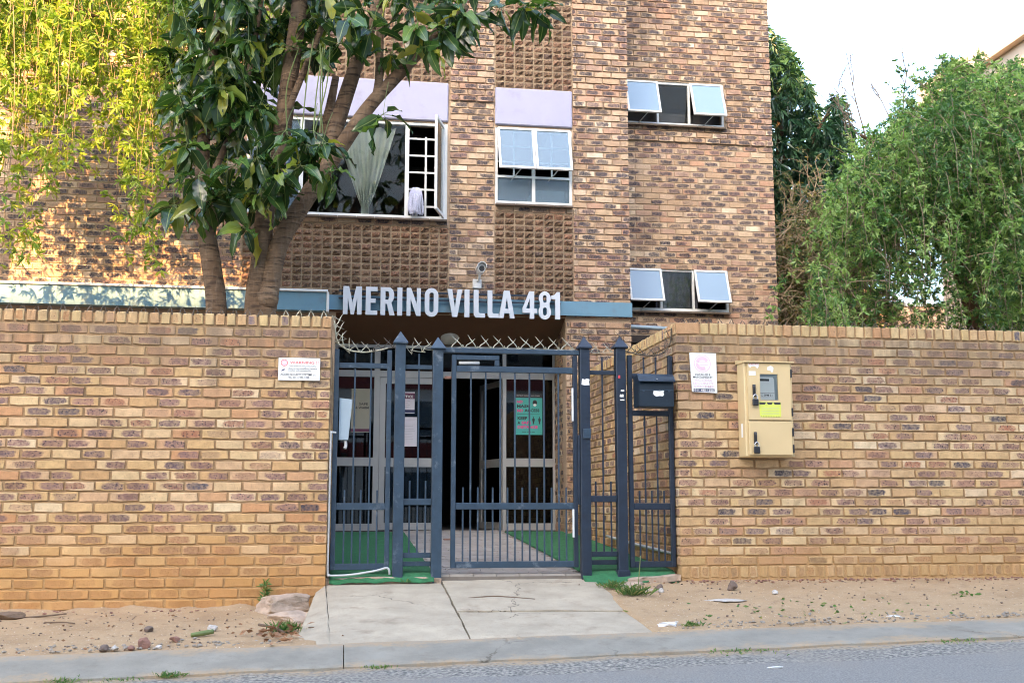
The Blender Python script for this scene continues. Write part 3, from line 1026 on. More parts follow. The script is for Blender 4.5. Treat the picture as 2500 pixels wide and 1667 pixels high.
boxes('roof', [(-9.2, 3.75, YF - 0.1, 5.4, TOP + 0.001, TOP + 0.2), (-9.2, 6.3, 5.4, 15.3, TOP + 0.001, TOP + 0.2)], M['opp'], BD)
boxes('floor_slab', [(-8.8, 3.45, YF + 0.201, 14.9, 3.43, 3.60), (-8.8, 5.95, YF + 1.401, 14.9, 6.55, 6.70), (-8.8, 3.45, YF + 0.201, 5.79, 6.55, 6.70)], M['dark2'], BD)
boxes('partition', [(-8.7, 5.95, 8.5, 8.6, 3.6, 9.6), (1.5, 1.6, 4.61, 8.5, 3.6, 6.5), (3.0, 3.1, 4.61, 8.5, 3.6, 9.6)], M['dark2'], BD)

BAND = 6.18
stepf = lambda z: (0.032 if z < BAND + 0.085 else 0.010) if z > BAND else 0.0
ZC = 3.375
nf = 0
secA = courses(-5.2, -1.30, ZC + 0.0855 * 0, 9.65, CP, BL, JT, mirror=True)
secB = courses(1.288, 1.868, 3.375, 9.65, CP, BL, JT)
secC = courses(2.912, 3.662, 3.375, 9.65, CP, BL, JT, mirror=True)
secP = courses(2.800, 3.662, 0.34, 3.375, CP, BL, JT, mirror=True, phase=1)
secS = [(a, b, 4.515, 4.588) for a, b in [(-1.29 + i * 0.233, -1.29 + i * 0.233 + BL) for i in range(11)]] + [(1.885 + i * 0.233, min(1.885 + i * 0.233 + BL, 2.898), 4.745, 4.818) for i in range(5)]
secS += [(a, b, 7.508, 7.582) for a, b in [(-1.29 + i * 0.233, -1.29 + i * 0.233 + BL) for i in range(11)]] + [(1.885 + i * 0.233, min(1.885 + i * 0.233 + BL, 2.898), 7.605, 7.68) for i in range(5)]
lay(BD, secA, (0, YF, 0), 0, K_fac, 80, rest='brickwork', proud=0.010, step=stepf, seed=20)
lay(BD, secB, (0, YF, 0), 0, K_fac, 60, rest='brickwork', proud=0.018, step=stepf, seed=21)
lay(BD, secC, (0, YF, 0), 0, K_fac, 70, rest='brickwork', proud=0.018, step=stepf, seed=22)
lay(BD, secP, (0, YF, 0), 0, K_fac, 40, rest='brickwork', proud=0.022, seed=23)
lay(BD, secS, (0, YF, 0), 0, K_fac, 20, rest='brickwork', proud=0.016, seed=24)
secR = courses(3.64, 6.160, 3.375, 9.65, CP, BL, JT, holes=[W_rlo, W_rhi], mirror=True)
lay(BD, secR, (0, YR, 0), 0, K_fac, 120, rest='brickwork', proud=0.010, step=stepf, seed=25)
# pier return beside the doors
for q in ((2.81, 3.46), (-0.6, -0.13)):
    boxes('pier', [(q[0], q[1], YF + 0.201, 5.26, 0.3, 3.42)], M['mortar_facade'], BD)
lay(BD, [(-b, -a, c, d) for a, b, c, d in courses(0.0, 0.80, 0.34, 3.37, CP, BL, JT)], (2.811, YF - 0.02, 0), -math.pi / 2, K_fac, 0, rest='pier_brickwork', proud=0.010, seed=26)

# rock-faced panels in stack bond
for q in ((-1.292, 1.284, 3.58, 4.505), (1.872, 2.908, 3.56, 4.735), (-1.292, 1.284, 6.43, 7.50), (1.872, 2.908, 6.41, 7.595)):
    boxes('panel_bed', [(q[0], q[1], YF - 0.004, YF + 0.1, q[2], q[3])], M['mortar_rock'], BD)
rk = []
for x0, x1, z0, z1 in ((-1.288, 1.282, 3.585, 4.505), (1.876, 2.906, 3.565, 4.735), (-1.288, 1.282, 6.435, 7.50), (1.876, 2.906, 6.415, 7.595)):
    nx = round((x1 - x0) / 0.1235)
    px_ = (x1 - x0) / nx
    nz = round((z1 - z0) / 0.0865)
    pz_ = (z1 - z0) / nz
    for i in range(nx):
        for j in range(nz):
            rk.append((x0 + i * px_ + 0.006, x0 + (i + 1) * px_ - 0.006, z0 + j * pz_ + 0.006, z0 + (j + 1) * pz_ - 0.006))
lay(BD, rk, (0, YF - 0.004, 0), 0, K_rock, 300, 'rockface_brick', 'rockface_brickwork', proud=0.012, seed=30, tilt=0.006)

# lilac panels
for x0, x1, z0, z1 in ((-1.285, 1.262, 5.905, 6.425), (1.878, 2.902, 5.905, 6.405), (-1.285, 1.262, 8.83, 9.35), (1.878, 2.902, 8.83, 9.33)):
    box('lilac_panel', x0, x1, YF - 0.035, YF + 0.15, z0, z1, M['lilac'], BD, bev=0.012)

# blue fascia over the entrance, with the white-trimmed canopy edge running off to the left
fa = boxes('fascia', [(-0.235, 3.668, YF - 0.055, YF + 0.10, 3.395, 3.580)], M['fascia'], BD)
ca = boxes('canopy_edge', [(-9.0, -0.238, YF - 0.15, YF + 0.10, 3.362, 3.590)], M['fascia'], BD)
box('trim', -9.0, -0.222, YF - 0.175, YF + 0.1, 3.592, 3.622, M['white_paint'], ca, 0.004)
box('trim', -0.236, -0.205, YF - 0.176, YF + 0.02, 3.345, 3.5915, M['white_paint'], ca, 0.004)
V = [(-0.2, YF - 0.05, 3.392), (2.80, YF - 0.05, 3.392), (2.80, 5.19, 3.095), (-0.2, 5.19, 3.095)]
link('soffit', mesh_np('soffit', V + [(a, b, c + 0.05) for a, b, c in V], [(0, 3, 2, 1), (4, 5, 6, 7), (0, 1, 5, 4), (1, 2, 6, 5), (2, 3, 7, 6), (3, 0, 4, 7)], M['soffit']), BD)

# entrance hall behind the doors
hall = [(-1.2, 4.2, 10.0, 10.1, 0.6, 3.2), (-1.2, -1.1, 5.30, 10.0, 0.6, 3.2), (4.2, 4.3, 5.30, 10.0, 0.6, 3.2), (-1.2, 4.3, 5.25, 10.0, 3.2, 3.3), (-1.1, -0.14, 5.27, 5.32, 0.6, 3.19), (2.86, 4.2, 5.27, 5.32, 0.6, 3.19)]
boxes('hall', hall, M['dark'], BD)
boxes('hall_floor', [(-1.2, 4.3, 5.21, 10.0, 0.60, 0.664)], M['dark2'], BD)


# ---- windows
def wframe(name, rect, y, bars, t=0.035, d=0.05, parent=BD, mat=None, sill=True):
    """outer frame and fixed bars as one mesh; bars: list of (x0,x1,z0,z1)"""
    x0, x1, z0, z1 = rect
    lst = [(x0, x0 + t, y, y + d, z0, z1), (x1 - t, x1, y, y + d, z0, z1), (x0 + t, x1 - t, y, y + d, z1 - t, z1), (x0 + t, x1 - t, y, y + d, z0, z0 + t * 1.3)]
    lst += [(a, b, y + 0.002, y + d - 0.002, c, e) for a, b, c, e in bars]
    w = boxes('window', lst, mat or M['frame_white'], parent)
    if sill:
        n = max(1, round((x1 - x0) / 0.23))
        for i in range(n):
            a = x0 + (x1 - x0) * i / n
            b = x0 + (x1 - x0) * (i + 1) / n
            box('sill_tile', a + 0.002, b - 0.002, y - 0.10, y + 0.01, z0 - 0.032, z0 - 0.004, M['sill'], w, 0.004, rot=(0.10, 0, 0))
    return w


def pane(w, x0, x1, z0, z1, y, mat):
    return box('pane', x0, x1, y, y + 0.005, z0, z1, mat, w, 0.0)


def awning(w, x0, x1, z0, z1, y, ang, glass, t=0.028, d=0.028):
    """top-hung sash swung out at the bottom, with its stay"""
    lst = [(x0, x0 + t, -d, 0, z0 - z1, 0), (x1 - t, x1, -d, 0, z0 - z1, 0), (x0 + t, x1 - t, -d, 0, -t, 0), (x0 + t, x1 - t, -d, 0, z0 - z1, z0 - z1 + t)]
    V, F = join_arrays([box_arrays(*b) for b in lst])
    V = np.array(V)
    V[:, 0] -= x0
    link('sash', mesh_np('sash', V, F, M['frame_white']), w, (x0, y, z1), (-ang, 0, 0))
    V, F = box_arrays(t - 0.002, x1 - x0 - t + 0.002, -d * 0.6, -d * 0.6 + 0.005, z0 - z1 + t - 0.002, -t + 0.002)
    link('pane', mesh_np('pane', V, F, glass), w, (x0, y, z1), (-ang, 0, 0))
    h = z1 - z0
    bx, by, bz = (x0 + x1) / 2 + 0.05, y - h * math.sin(ang), z1 - h * math.cos(ang)
    tube('stay', [(bx - 0.10, y + 0.02, z0 - 0.06), (bx, by + 0.01, bz + 0.01)], 0.006, M['frame_white'], w, 5, 2, curve=False)


# right bay, two bathroom-type windows
for rect, lowglass in ((W_rlo, 'curtain'), (W_rhi, 'plain')):
    x0, x1, z0, z1 = rect
    m1, m2 = (4.418, 4.450), (4.893, 4.925)
    w = wframe('window', rect, YR + 0.015, [(m1[0], m1[1], z0 + 0.04, z1 - 0.03), (m2[0], m2[1], z0 + 0.04, z1 - 0.03)])
    pane(w, m1[1] - 0.003, m2[0] + 0.003, z0 + 0.04, z1 - 0.03, YR + 0.04, M['glass'])
    for a, b in ((x0 + 0.03, m1[0] + 0.012), (m2[1] - 0.012, x1 - 0.028)):
        awning(w, a, b, z0 + 0.075, z1 - 0.018, YR + 0.012, rad(20), M['glass_frost'])
    if lowglass == 'curtain':
        V, F = grid(np.linspace(m1[1] - 0.05, m2[0] + 0.05, 60), np.linspace(0, 1, 8), lambda X, Y: X * 0)
        V = np.stack([V[:, 0] + 0.06 * (1 - V[:, 1]) * np.sin(V[:, 0] * 8), YR + 0.09 + 0.018 * np.sin(V[:, 0] * 75 + V[:, 1]), z0 + 0.04 + V[:, 1] * (z1 - z0 - 0.08)], -1)
        M['dark_curtain'] = plain_mat('dark curtain', (0.10, 0.10, 0.125), 0.9, 0.15)
        tag(link('curtain', mesh_np('curtain', V, F, M['dark_curtain'], smooth=True)), 'dark folded curtain behind the middle pane of the lower right window', 'curtain')

# small two-leaf window between the pilasters
x0, x1, z0, z1 = W_small
mid = (x0 + x1) / 2
w = wframe('window', W_small, YF + 0.01, [(mid - 0.022, mid + 0.022, z0 + 0.04, z1 - 0.03), (x0 + 0.03, mid - 0.022, 5.205, 5.235), (mid + 0.022, x1 - 0.03, 5.205, 5.235)])
pane(w, x0 + 0.03, mid - 0.02, z0 + 0.04, 5.21, YF + 0.035, M['glass_sky'])
pane(w, mid + 0.02, x1 - 0.03, z0 + 0.04, 5.21, YF + 0.035, M['glass_sky'])
awning(w, x0 + 0.03, mid - 0.004, 5.235, z1 - 0.012, YF + 0.008, rad(18), M['glass_sky'])
awning(w, mid + 0.004, x1 - 0.03, 5.235, z1 - 0.012, YF + 0.008, rad(18), M['glass_sky'])
for a, b in ((x0 + 0.035, mid - 0.03), (mid + 0.03, x1 - 0.035)):
    box('burglar_bar', (a + b) / 2 - 0.012, (a + b) / 2 + 0.012, YF + 0.065, YF + 0.08, 5.24, z1 - 0.04, M['white_paint'], w)
    for zz in (5.44, 5.65):
        box('burglar_bar', a, b, YF + 0.081, YF + 0.095, zz - 0.01, zz + 0.01, M['white_paint'], w)
tag(box('cabinet', 2.42, 2.86, YF + 0.30, YF + 0.7, 4.6, 5.13, M['white_paint']), 'white cabinet inside the small window, behind its lower right pane', 'cabinet')

# large window partly behind the tree: fixed pane and an open casement with burglar bars
x0, x1, z0, z1 = W_big
w = wframe('window', W_big, YF + 0.01, [(0.715, 0.765, z0 + 0.04, z1 - 0.03), (-0.62, -0.57, z0 + 0.04, z1 - 0.03)])
pane(w, -0.575, 0.72, z0 + 0.04, z1 - 0.03, YF + 0.035, M['glass'])
pane(w, x0 + 0.03, -0.615, z0 + 0.04, z1 - 0.03, YF + 0.035, M['glass_sky'])
for xx in (0.985, 1.185):
    box('burglar_bar', xx - 0.013, xx + 0.013, YF + 0.065, YF + 0.08, z0 + 0.05, z1 - 0.17, M['white_paint'], w)
for k_ in range(5):
    zz = z0 + 0.19 + k_ * 0.225
    box('burglar_bar', 0.765, x1 - 0.03, YF + 0.081, YF + 0.095, zz - 0.012, zz + 0.012, M['white_paint'], w)
# open casement seen nearly edge on
cw, ch = 0.46, z1 - z0 - 0.07
lst = [(0, 0.035, 0, 0.03, 0, ch), (cw - 0.035, cw, 0, 0.03, 0, ch), (0.035, cw - 0.035, 0, 0.03, 0, 0.035), (0.035, cw - 0.035, 0, 0.03, ch - 0.035, ch)]
V, F = join_arrays([box_arrays(-b, -a, c, d, e, f_) for a, b, c, d, e, f_ in lst])
link('sash', mesh_np('sash', V, F, M['frame_white']), w, (x1 - 0.035, YF + 0.0, z0 + 0.03), (0, 0, rad(73)))
V, F = box_arrays(-cw + 0.033, -0.033, 0.012, 0.017, 0.033, ch - 0.033)
link('pane', mesh_np('pane', V, F, M['glass']), w, (x1 - 0.035, YF + 0.0, z0 + 0.03), (0, 0, rad(73)))
for rect in (W_up1, W_up2):
    x0, x1, z0, z1 = rect
    w = wframe('window', rect, YF + 0.01, [((x0 + x1) / 2 - 0.02, (x0 + x1) / 2 + 0.02, z0 + 0.04, z1 - 0.03)])
    pane(w, x0 + 0.03, (x0 + x1) / 2 - 0.018, z0 + 0.04, z1 - 0.03, YF + 0.035, M['glass_sky'])
    pane(w, (x0 + x1) / 2 + 0.018, x1 - 0.03, z0 + 0.04, z1 - 0.03, YF + 0.035, M['glass_sky'])

# gathered curtain behind the large pane
V, F = grid(np.linspace(0, 1, 70), np.linspace(0, 1, 26), lambda X, Y: X * 0)
u, v = V[:, 0], V[:, 1]
half = 0.05 + 0.34 * np.clip((v - 0.12) / 0.88, 0, 1) ** 0.9
cx = 0.16 + 0.06 * (1 - v)
xx = cx + (u - 0.5) * 2 * half + 0.05 * v
yy = YF + 0.10 + (0.012 + 0.014 * v) * np.sin(u * 46 + 2.5 * v) + 0.02 * (1 - v)
zz = 4.62 + v * 1.2
tag(link('curtain', mesh_np('curtain', np.stack([xx, yy, zz], -1), F, M['curtain'], smooth=True)), 'pale green curtain gathered to a knot behind the large window', 'curtain')

# mop standing upside down on the sill
mop = thing('mop', 'grey blue string mop propped head up in the open window', 'mop', (0.855, YF + 0.0, 4.66))
tube('handle', [(0.865, YF + 0.02, 4.64), (0.852, YF + 0.01, 4.98)], 0.012, M['white_paint'], mop, 6, 2, curve=False)
n = 240
a0 = rng.random(n) * 2 * math.pi
rr_ = 0.04 + 0.06 * rng.random(n)
ln = 0.20 + 0.14 * rng.random(n)
t = np.linspace(0, 1, 7)[None, :]
P3 = np.stack([0.852 + np.cos(a0)[:, None] * rr_[:, None] * np.sin(np.clip(t * 1.7, 0, 1) * math.pi / 2) + 0.006 * np.sin(9 * t + a0[:, None] * 3),
               YF - 0.03 + np.sin(a0)[:, None] * 0.7 * rr_[:, None] * np.sin(np.clip(t * 1.7, 0, 1) * math.pi / 2) + 0 * t,
               4.985 + 0.03 * np.sin(np.clip(t * 2.2, 0, 1) * math.pi) - ln[:, None] * np.clip(t - 0.12, 0, 1) / 0.88], -1)
V, F = tubes(P3, 0.0045, 3)
link('yarn', mesh_np('yarn', V, F, M['mop']), mop)

# ---- entrance doors: aluminium shopfront
YD = 5.20
DR = boxes('shopfront', [(-0.135, -0.085, YD, YD + 0.06, 0.665, 3.09), (0.394, 0.468, YD, YD + 0.06, 0.665, 3.09), (2.097, 2.146, YD, YD + 0.06, 0.665, 3.09), (2.776, 2.838, YD, YD + 0.06, 0.665, 3.09),
                         (-0.085, 0.394, YD + 0.002, YD + 0.058, 2.66, 2.745), (0.468, 2.097, YD + 0.002, YD + 0.058, 2.66, 2.745), (2.146, 2.776, YD + 0.002, YD + 0.058, 2.66, 2.745),
                         (-0.085, 0.394, YD + 0.003, YD + 0.057, 3.05, 3.088), (0.468, 2.097, YD + 0.003, YD + 0.057, 3.05, 3.088), (2.146, 2.776, YD + 0.003, YD + 0.057, 3.05, 3.088),
                         (-0.085, 0.394, YD + 0.001, YD + 0.059, 1.495, 1.605), (2.146, 2.776, YD + 0.001, YD + 0.059, 1.495, 1.605),
                         (-0.085, 0.394, YD + 0.001, YD + 0.059, 0.666, 0.755), (2.146, 2.776, YD + 0.001, YD + 0.059, 0.666, 0.755)], M['alu'], BD)
for a, b in ((-0.087, 0.396), (2.144, 2.778)):
    pane(DR, a, b, 0.753, 1.497, YD + 0.028, M['glass_door'])
    pane(DR, a, b, 1.603, 2.662, YD + 0.028, M['glass_door'])
    pane(DR, a, b, 2.743, 3.052, YD + 0.028, M['glass_dark'])
pane(DR, 0.466, 2.099, 2.743, 3.052, YD + 0.028, M['glass_dark'])
# closed leaf
dl = boxes('door', [(0.472, 0.545, YD + 0.005, YD + 0.05, 0.675, 2.655), (1.165, 1.238, YD + 0.005, YD + 0.05, 0.675, 2.655), (0.545, 1.165, YD + 0.006, YD + 0.049, 2.575, 2.655), (0.545, 1.165, YD + 0.006, YD + 0.049, 1.485, 1.60), (0.545, 1.165, YD + 0.006, YD + 0.049, 0.675, 0.765)], M['alu'], BD)
pane(dl, 0.543, 1.167, 0.763, 1.487, YD + 0.027, M['glass_door'])
pane(dl, 0.543, 1.167, 1.598, 2.577, YD + 0.027, M['glass_door'])
# open leaf swung inwards
hw, hh = 0.82, 1.98
V, F = join_arrays([box_arrays(-0.07, 0, 0, 0.045, 0, hh), box_arrays(-hw, -hw + 0.07, 0, 0.045, 0, hh), box_arrays(-hw + 0.07, -0.07, 0.001, 0.044, hh - 0.08, hh), box_arrays(-hw + 0.07, -0.07, 0.001, 0.044, 0.82, 0.93), box_arrays(-hw + 0.07, -0.07, 0.001, 0.044, 0, 0.09)])
dl2 = link('door', mesh_np('door', V, F, M['alu']), BD, (2.09, YD + 0.065, 0.675), (0, 0, rad(-76)))
for za, zb in ((0.088, 0.822), (0.928, hh - 0.078)):
    V, F = box_arrays(-hw + 0.068, -0.068, 0.02, 0.025, za, zb)
    o = bpy.data.objects.new('pane', mesh_np('pane', V, F, M['glass_door']))
    COL.objects.link(o)
    o.parent = dl2

# round lamp under the soffit
lm = thing('ceiling_lamp', 'round white bulkhead lamp under the brown entrance soffit', 'lamp', (1.36, 4.98, 3.15))
V, F = [], []
prof = [(0.0, -0.075), (0.06, -0.07), (0.10, -0.052), (0.118, -0.025), (0.12, 0.0), (0.12, 0.03)]
for q, (r_, z_) in enumerate(prof):
    for i in range(24):
        a_ = i / 24 * 2 * math.pi
        V.append((1.36 + r_ * math.cos(a_), 4.98 + r_ * math.sin(a_), 3.175 - 0.34 * 0 * r_ + z_ - 0.36 * r_ * math.sin(a_)))
for q in range(len(prof) - 1):
    for i in range(24):
        F.append((q * 24 + i, (q + 1) * 24 + i, (q + 1) * 24 + (i + 1) % 24, q * 24 + (i + 1) % 24))
M['lampglass'] = plain_mat('opal lamp', (0.55, 0.55, 0.52), 0.5, 0.03)
link('lamp_cover', mesh_np('lamp_cover', V, F, M['lampglass'], smooth=True), lm)

# ------------------------------------------------------------------ sign letters
def rrect(x0, x1, z0, z1, rx, rz, n=6):
    return arc(x0 + rx, z0 + rz, rx, rz, 180, 270, n) + arc(x1 - rx, z0 + rz, rx, rz, 270, 360, n) + arc(x1 - rx, z1 - rz, rx, rz, 0, 90, n) + arc(x0 + rx, z1 - rz, rx, rz, 90, 180, n)


GLY = {
    'M': ([(0, 0), (0.25, 0), (0.25, 0.60), (0.41, 0.0), (0.59, 0.0), (0.75, 0.60), (0.75, 0), (1, 0), (1, 1), (0.69, 1), (0.5, 0.42), (0.31, 1), (0, 1)], []),
    'E': ([(0, 0), (1, 0), (1, 0.15), (0.42, 0.15), (0.42, 0.43), (0.85, 0.43), (0.85, 0.58), (0.42, 0.58), (0.42, 0.85), (1, 0.85), (1, 1), (0, 1)], []),
    'R': ([(0, 0), (0.35, 0), (0.35, 0.40), (0.46, 0.40), (0.66, 0), (1.03, 0), (0.78, 0.445)] + arc(0.60, 0.71, 0.38, 0.29, -50, 90, 9)[1:] + [(0, 1)], [[(0.35, 0.55), (0.35, 0.86), (0.50, 0.86)] + arc(0.50, 0.705, 0.13, 0.155, 80, -80, 6) + [(0.50, 0.55)]]),
    'I': ([(0, 0), (1, 0), (1, 1), (0, 1)], []),
    'N': ([(0, 0), (0.28, 0), (0.28, 0.60), (0.70, 0), (1, 0), (1, 1), (0.72, 1), (0.72, 0.42), (0.31, 1), (0, 1)], []),
    'O': (rrect(0, 1, -0.015, 1.015, 0.48, 0.26), [rrect(0.34, 0.66, 0.14, 0.86, 0.155, 0.085)[::-1]]),
    'V': ([(0.33, 0), (0.67, 0), (1.02, 1), (0.69, 1), (0.5, 0.33), (0.31, 1), (-0.02, 1)], []),
    'L': (arc(0.25, 0.16, 0.25, 0.16, 180, 270, 5) + [(1, 0), (1, 0.15), (0.55, 0.15)] + arc(0.52, 0.22, 0.09, 0.06, 250, 180, 4) + [(0.43, 1), (0, 1)], []),
    'A': ([(0, 0), (0.30, 0), (0.345, 0.18), (0.655, 0.18), (0.70, 0), (1, 0), (0.68, 1), (0.32, 1)], [[(0.40, 0.34), (0.5, 0.74), (0.60, 0.34)]]),
    '4': ([(0.50, 0), (0.80, 0), (0.80, 0.21), (1.0, 0.21), (1.0, 0.37), (0.80, 0.37), (0.80, 1), (0.47, 1), (0, 0.38), (0, 0.21), (0.50, 0.21)], [[(0.25, 0.37), (0.50, 0.74), (0.50, 0.37)]]),
    '8': (arc(0.5, 0.26, 0.5, 0.275, 140, 400, 18) + arc(0.5, 0.75, 0.47, 0.265, -35, 215, 18), [rrect(0.34, 0.66, 0.13, 0.42, 0.15, 0.09)[::-1], rrect(0.35, 0.65, 0.60, 0.88, 0.14, 0.09)[::-1]]),
    '1': ([(0.45, 0), (1, 0), (1, 1), (0.62, 1), (0.40, 0.90), (0, 0.86), (0, 0.74), (0.45, 0.74)], []),
}
SG = thing('entrance_sign', 'raised white letters reading MERINO VILLA 481 on the blue fascia', 'sign', (1.33, 4.3, 3.3))
for zc in (3.628, 3.535):
    box('rail', -0.09, 2.715, YF - 0.105, YF - 0.085, zc - 0.012, zc + 0.012, M['steel_dark'], SG)
for ch_, a, b in (('M', -0.034, 0.196), ('E', 0.244, 0.388), ('R', 0.426, 0.598), ('I', 0.634, 0.696), ('N', 0.750, 0.926), ('O', 0.976, 1.146), ('V', 1.263, 1.444), ('I', 1.475, 1.538), ('L', 1.592, 1.736), ('L', 1.768, 1.910), ('A', 1.912, 2.113), ('4', 2.214, 2.402), ('8', 2.420, 2.582), ('1', 2.584, 2.698)):
    out, hl = GLY[ch_]
    zlo, zhi = 3.325, 3.676
    f_ = lambda l: [(q[0] * (b - a), q[1] * (zhi - zlo)) for q in l]
    V, F = prism_arrays(f_(out), [f_(h) for h in hl], 0.0, 0.045)
    me = mesh_np('letter', V, F, M['letter'])
    me.materials.append(M['letter_side'])
    nrm = [p_.normal.y for p_ in me.polygons]
    for p_, ny in zip(me.polygons, nrm):
        p_.material_index = 0 if ny < -0.5 else 1
    link('letter', me, SG, (a, YF - 0.155, zlo))

# security camera on its bracket above the sign
cc = thing('security_camera', 'small white bullet camera on a bracket above the sign', 'camera', (1.65, YF - 0.05, 3.75))
box('junction_box', 1.590, 1.700, YF - 0.075, YF - 0.025, 3.712, 3.83, M['white_paint'], cc, 0.006)
tube('bracket', [(1.65, YF - 0.07, 3.80), (1.66, YF - 0.13, 3.82), (1.668, YF - 0.16, 3.88)], 0.014, M['white_paint'], cc, 8)
prism('camera_body', rrect(1.625, 1.722, 3.875, 3.985, 0.045, 0.05), [], YF - 0.30, YF - 0.10, M['white_paint'], cc)
prism('sun_shield', [(1.612, 3.93), (1.622, 3.975), (1.655, 4.0), (1.695, 4.0), (1.725, 3.975), (1.735, 3.93), (1.729, 3.93), (1.72, 3.97), (1.692, 3.993), (1.658, 3.993), (1.628, 3.97), (1.618, 3.93)], [], YF - 0.35, YF - 0.12, M['white_paint'], cc)
prism('lens', rrect(1.640, 1.708, 3.885, 3.955, 0.034, 0.034), [], YF - 0.306, YF - 0.299, M['black'], cc)

# ------------------------------------------------------------------ gate, fence panels, posts
YG = 0.10


def bar(parent, x, z0, z1, y=YG, t=0.014, mat='steel', name='bar'):
    return box(name, x - t / 2, x + t / 2, y - t / 2, y + t / 2, z0, z1, M[mat], parent, 0.002)


def rail(parent, x0, x1, z0, z1, y=YG, d=0.034, mat='steel', name='rail'):
    return box(name, x0, x1, y - d / 2, y + d / 2, z0, z1, M[mat], parent, 0.003)


def post(parent, x0, x1, z0, z1, mat='steel', y=YG):
    w = x1 - x0
    p_ = box('post', x0, x1, y - w / 2, y + w / 2, z0, z1, M[mat], parent, 0.005)
    c = (x0 + x1) / 2
    h = w * 0.72
    V = [(c - h, y - h, z1 + 0.001), (c + h, y - h, z1 + 0.001), (c + h, y + h, z1 + 0.001), (c - h, y + h, z1 + 0.001), (c - h, y - h, z1 + 0.012), (c + h, y - h, z1 + 0.012), (c + h, y + h, z1 + 0.012), (c - h, y + h, z1 + 0.012), (c, y, z1 + 0.112)]
    F = [(3, 2, 1, 0), (0, 1, 5, 4), (1, 2, 6, 5), (2, 3, 7, 6), (3, 0, 4, 7), (4, 5, 8), (5, 6, 8), (6, 7, 8), (7, 4, 8)]
    link('post_cap', mesh_np('post_cap', V, F, M[mat]), p_)
    return p_


GF = thing('gate_frame', 'four pointed blue steel posts with top beam and narrow barred fillers', 'gate frame', (1.45, YG, 0.35))
post(GF, 0.432, 0.520, 0.30, 2.372)
post(GF, 0.757, 0.845, 0.33, 2.330)
post(GF, 2.052, 2.140, 0.30, 2.362, 'steel_dark')
post(GF, 2.378, 2.466, 0.33, 2.372, 'steel_dark')
box('post_shoe', 2.366, 2.478, YG - 0.056, YG + 0.056, 0.325, 0.44, M['steel_dark'], GF, 0.006)
box('beam', 0.846, 2.051, YG - 0.022, YG + 0.022, 2.305, 2.348, M['steel'], GF, 0.004)
for a, b, zt, zm, mt in ((0.521, 0.756, 2.155, 1.02, 'steel'), (2.141, 2.377, 2.135, 1.045, 'steel_dark')):
    rail(GF, a, b, zt, zt + 0.036, mat=mt)
    rail(GF, a, b, zm - 0.025, zm + 0.03, mat=mt)
    rail(GF, a, b, 0.555, 0.598, mat=mt)
    rail(GF, a, b, 0.485, 0.525, y=YG + 0.02, mat=mt)
    m_ = (a + b) / 2
    bar(GF, m_, 0.597, 2.29, mat=mt)
    for q in (-0.068, 0.068):
        bar(GF, m_ + q, 0.597, 1.20, mat=mt)
for x, z0, z1, nm in ((2.095, 1.57, 1.655, 'lock_box'),):
    box(nm, x - 0.022, x + 0.045, YG - 0.060, YG - 0.045, z0, z1, M['steel'], GF, 0.003)
GT = thing('pedestrian_gate', 'blue steel barred gate with closer arm frame, standing ajar of the left post', 'gate', (2.02, YG, 0.47))
box('stile', 0.922, 0.962, YG - 0.02, YG + 0.02, 0.467, 2.285, M['steel'], GT, 0.003)
box('stile', 1.992, 2.030, YG - 0.02, YG + 0.02, 0.467, 2.30, M['steel_dark'], GT, 0.003)
rail(GT, 0.963, 1.991, 2.140, 2.192)
rail(GT, 0.963, 1.991, 0.958, 1.014)
rail(GT, 0.963, 1.991, 0.467, 0.520)
rail(GT, 0.963, 1.338, 2.245, 2.285)
box('stile', 1.298, 1.338, YG - 0.017, YG + 0.017, 2.193, 2.244, M['steel'], GT, 0.003)
for k in range(15):
    x = 0.962 + (1.992 - 0.962) * (k + 1) / 16
    if k % 2:
        bar(GT, x, 0.521, 0.957)
        bar(GT, x, 1.015, 2.139)
    else:
        bar(GT, x, 0.521, 0.957)
        bar(GT, x, 1.015, 1.145)
tube('gate_closer', [(0.985, YG + 0.01, 2.218), (1.165, YG + 0.01, 2.222)], 0.016, M['pvc'], GT, 10, 2, curve=False)
box('strike_plate', 1.976, 1.990, YG - 0.045, YG - 0.02, 1.72, 2.01, M['white_paint'], GT, 0.002)
box('strike_plate', 1.976, 1.990, YG - 0.045, YG - 0.02, 0.72, 0.96, M['white_paint'], GT, 0.002)
box('hinge_plate', 2.031, 2.05, YG - 0.03, YG + 0.01, 1.0, 1.6, M['steel_dark'], GT, 0.002)
box('gate_latch', 0.862, 0.921, YG - 0.01, YG + 0.01, 2.075, 2.10, M['stone_red'], GT, 0.003)
box('gate_latch', 0.862, 0.921, YG - 0.01, YG + 0.01, 0.70, 0.715, M['stone_red'], GT, 0.003)
LP = thing('fence_panel', 'blue steel barred fence panel against the left wall end', 'fence panel', (0.17, YG, 0.45), 'side fence panels')
RP = thing('fence_panel', 'dark blue steel fence panel carrying the letterbox, against the right wall', 'fence panel', (2.7, YG, 0.45), 'side fence panels')
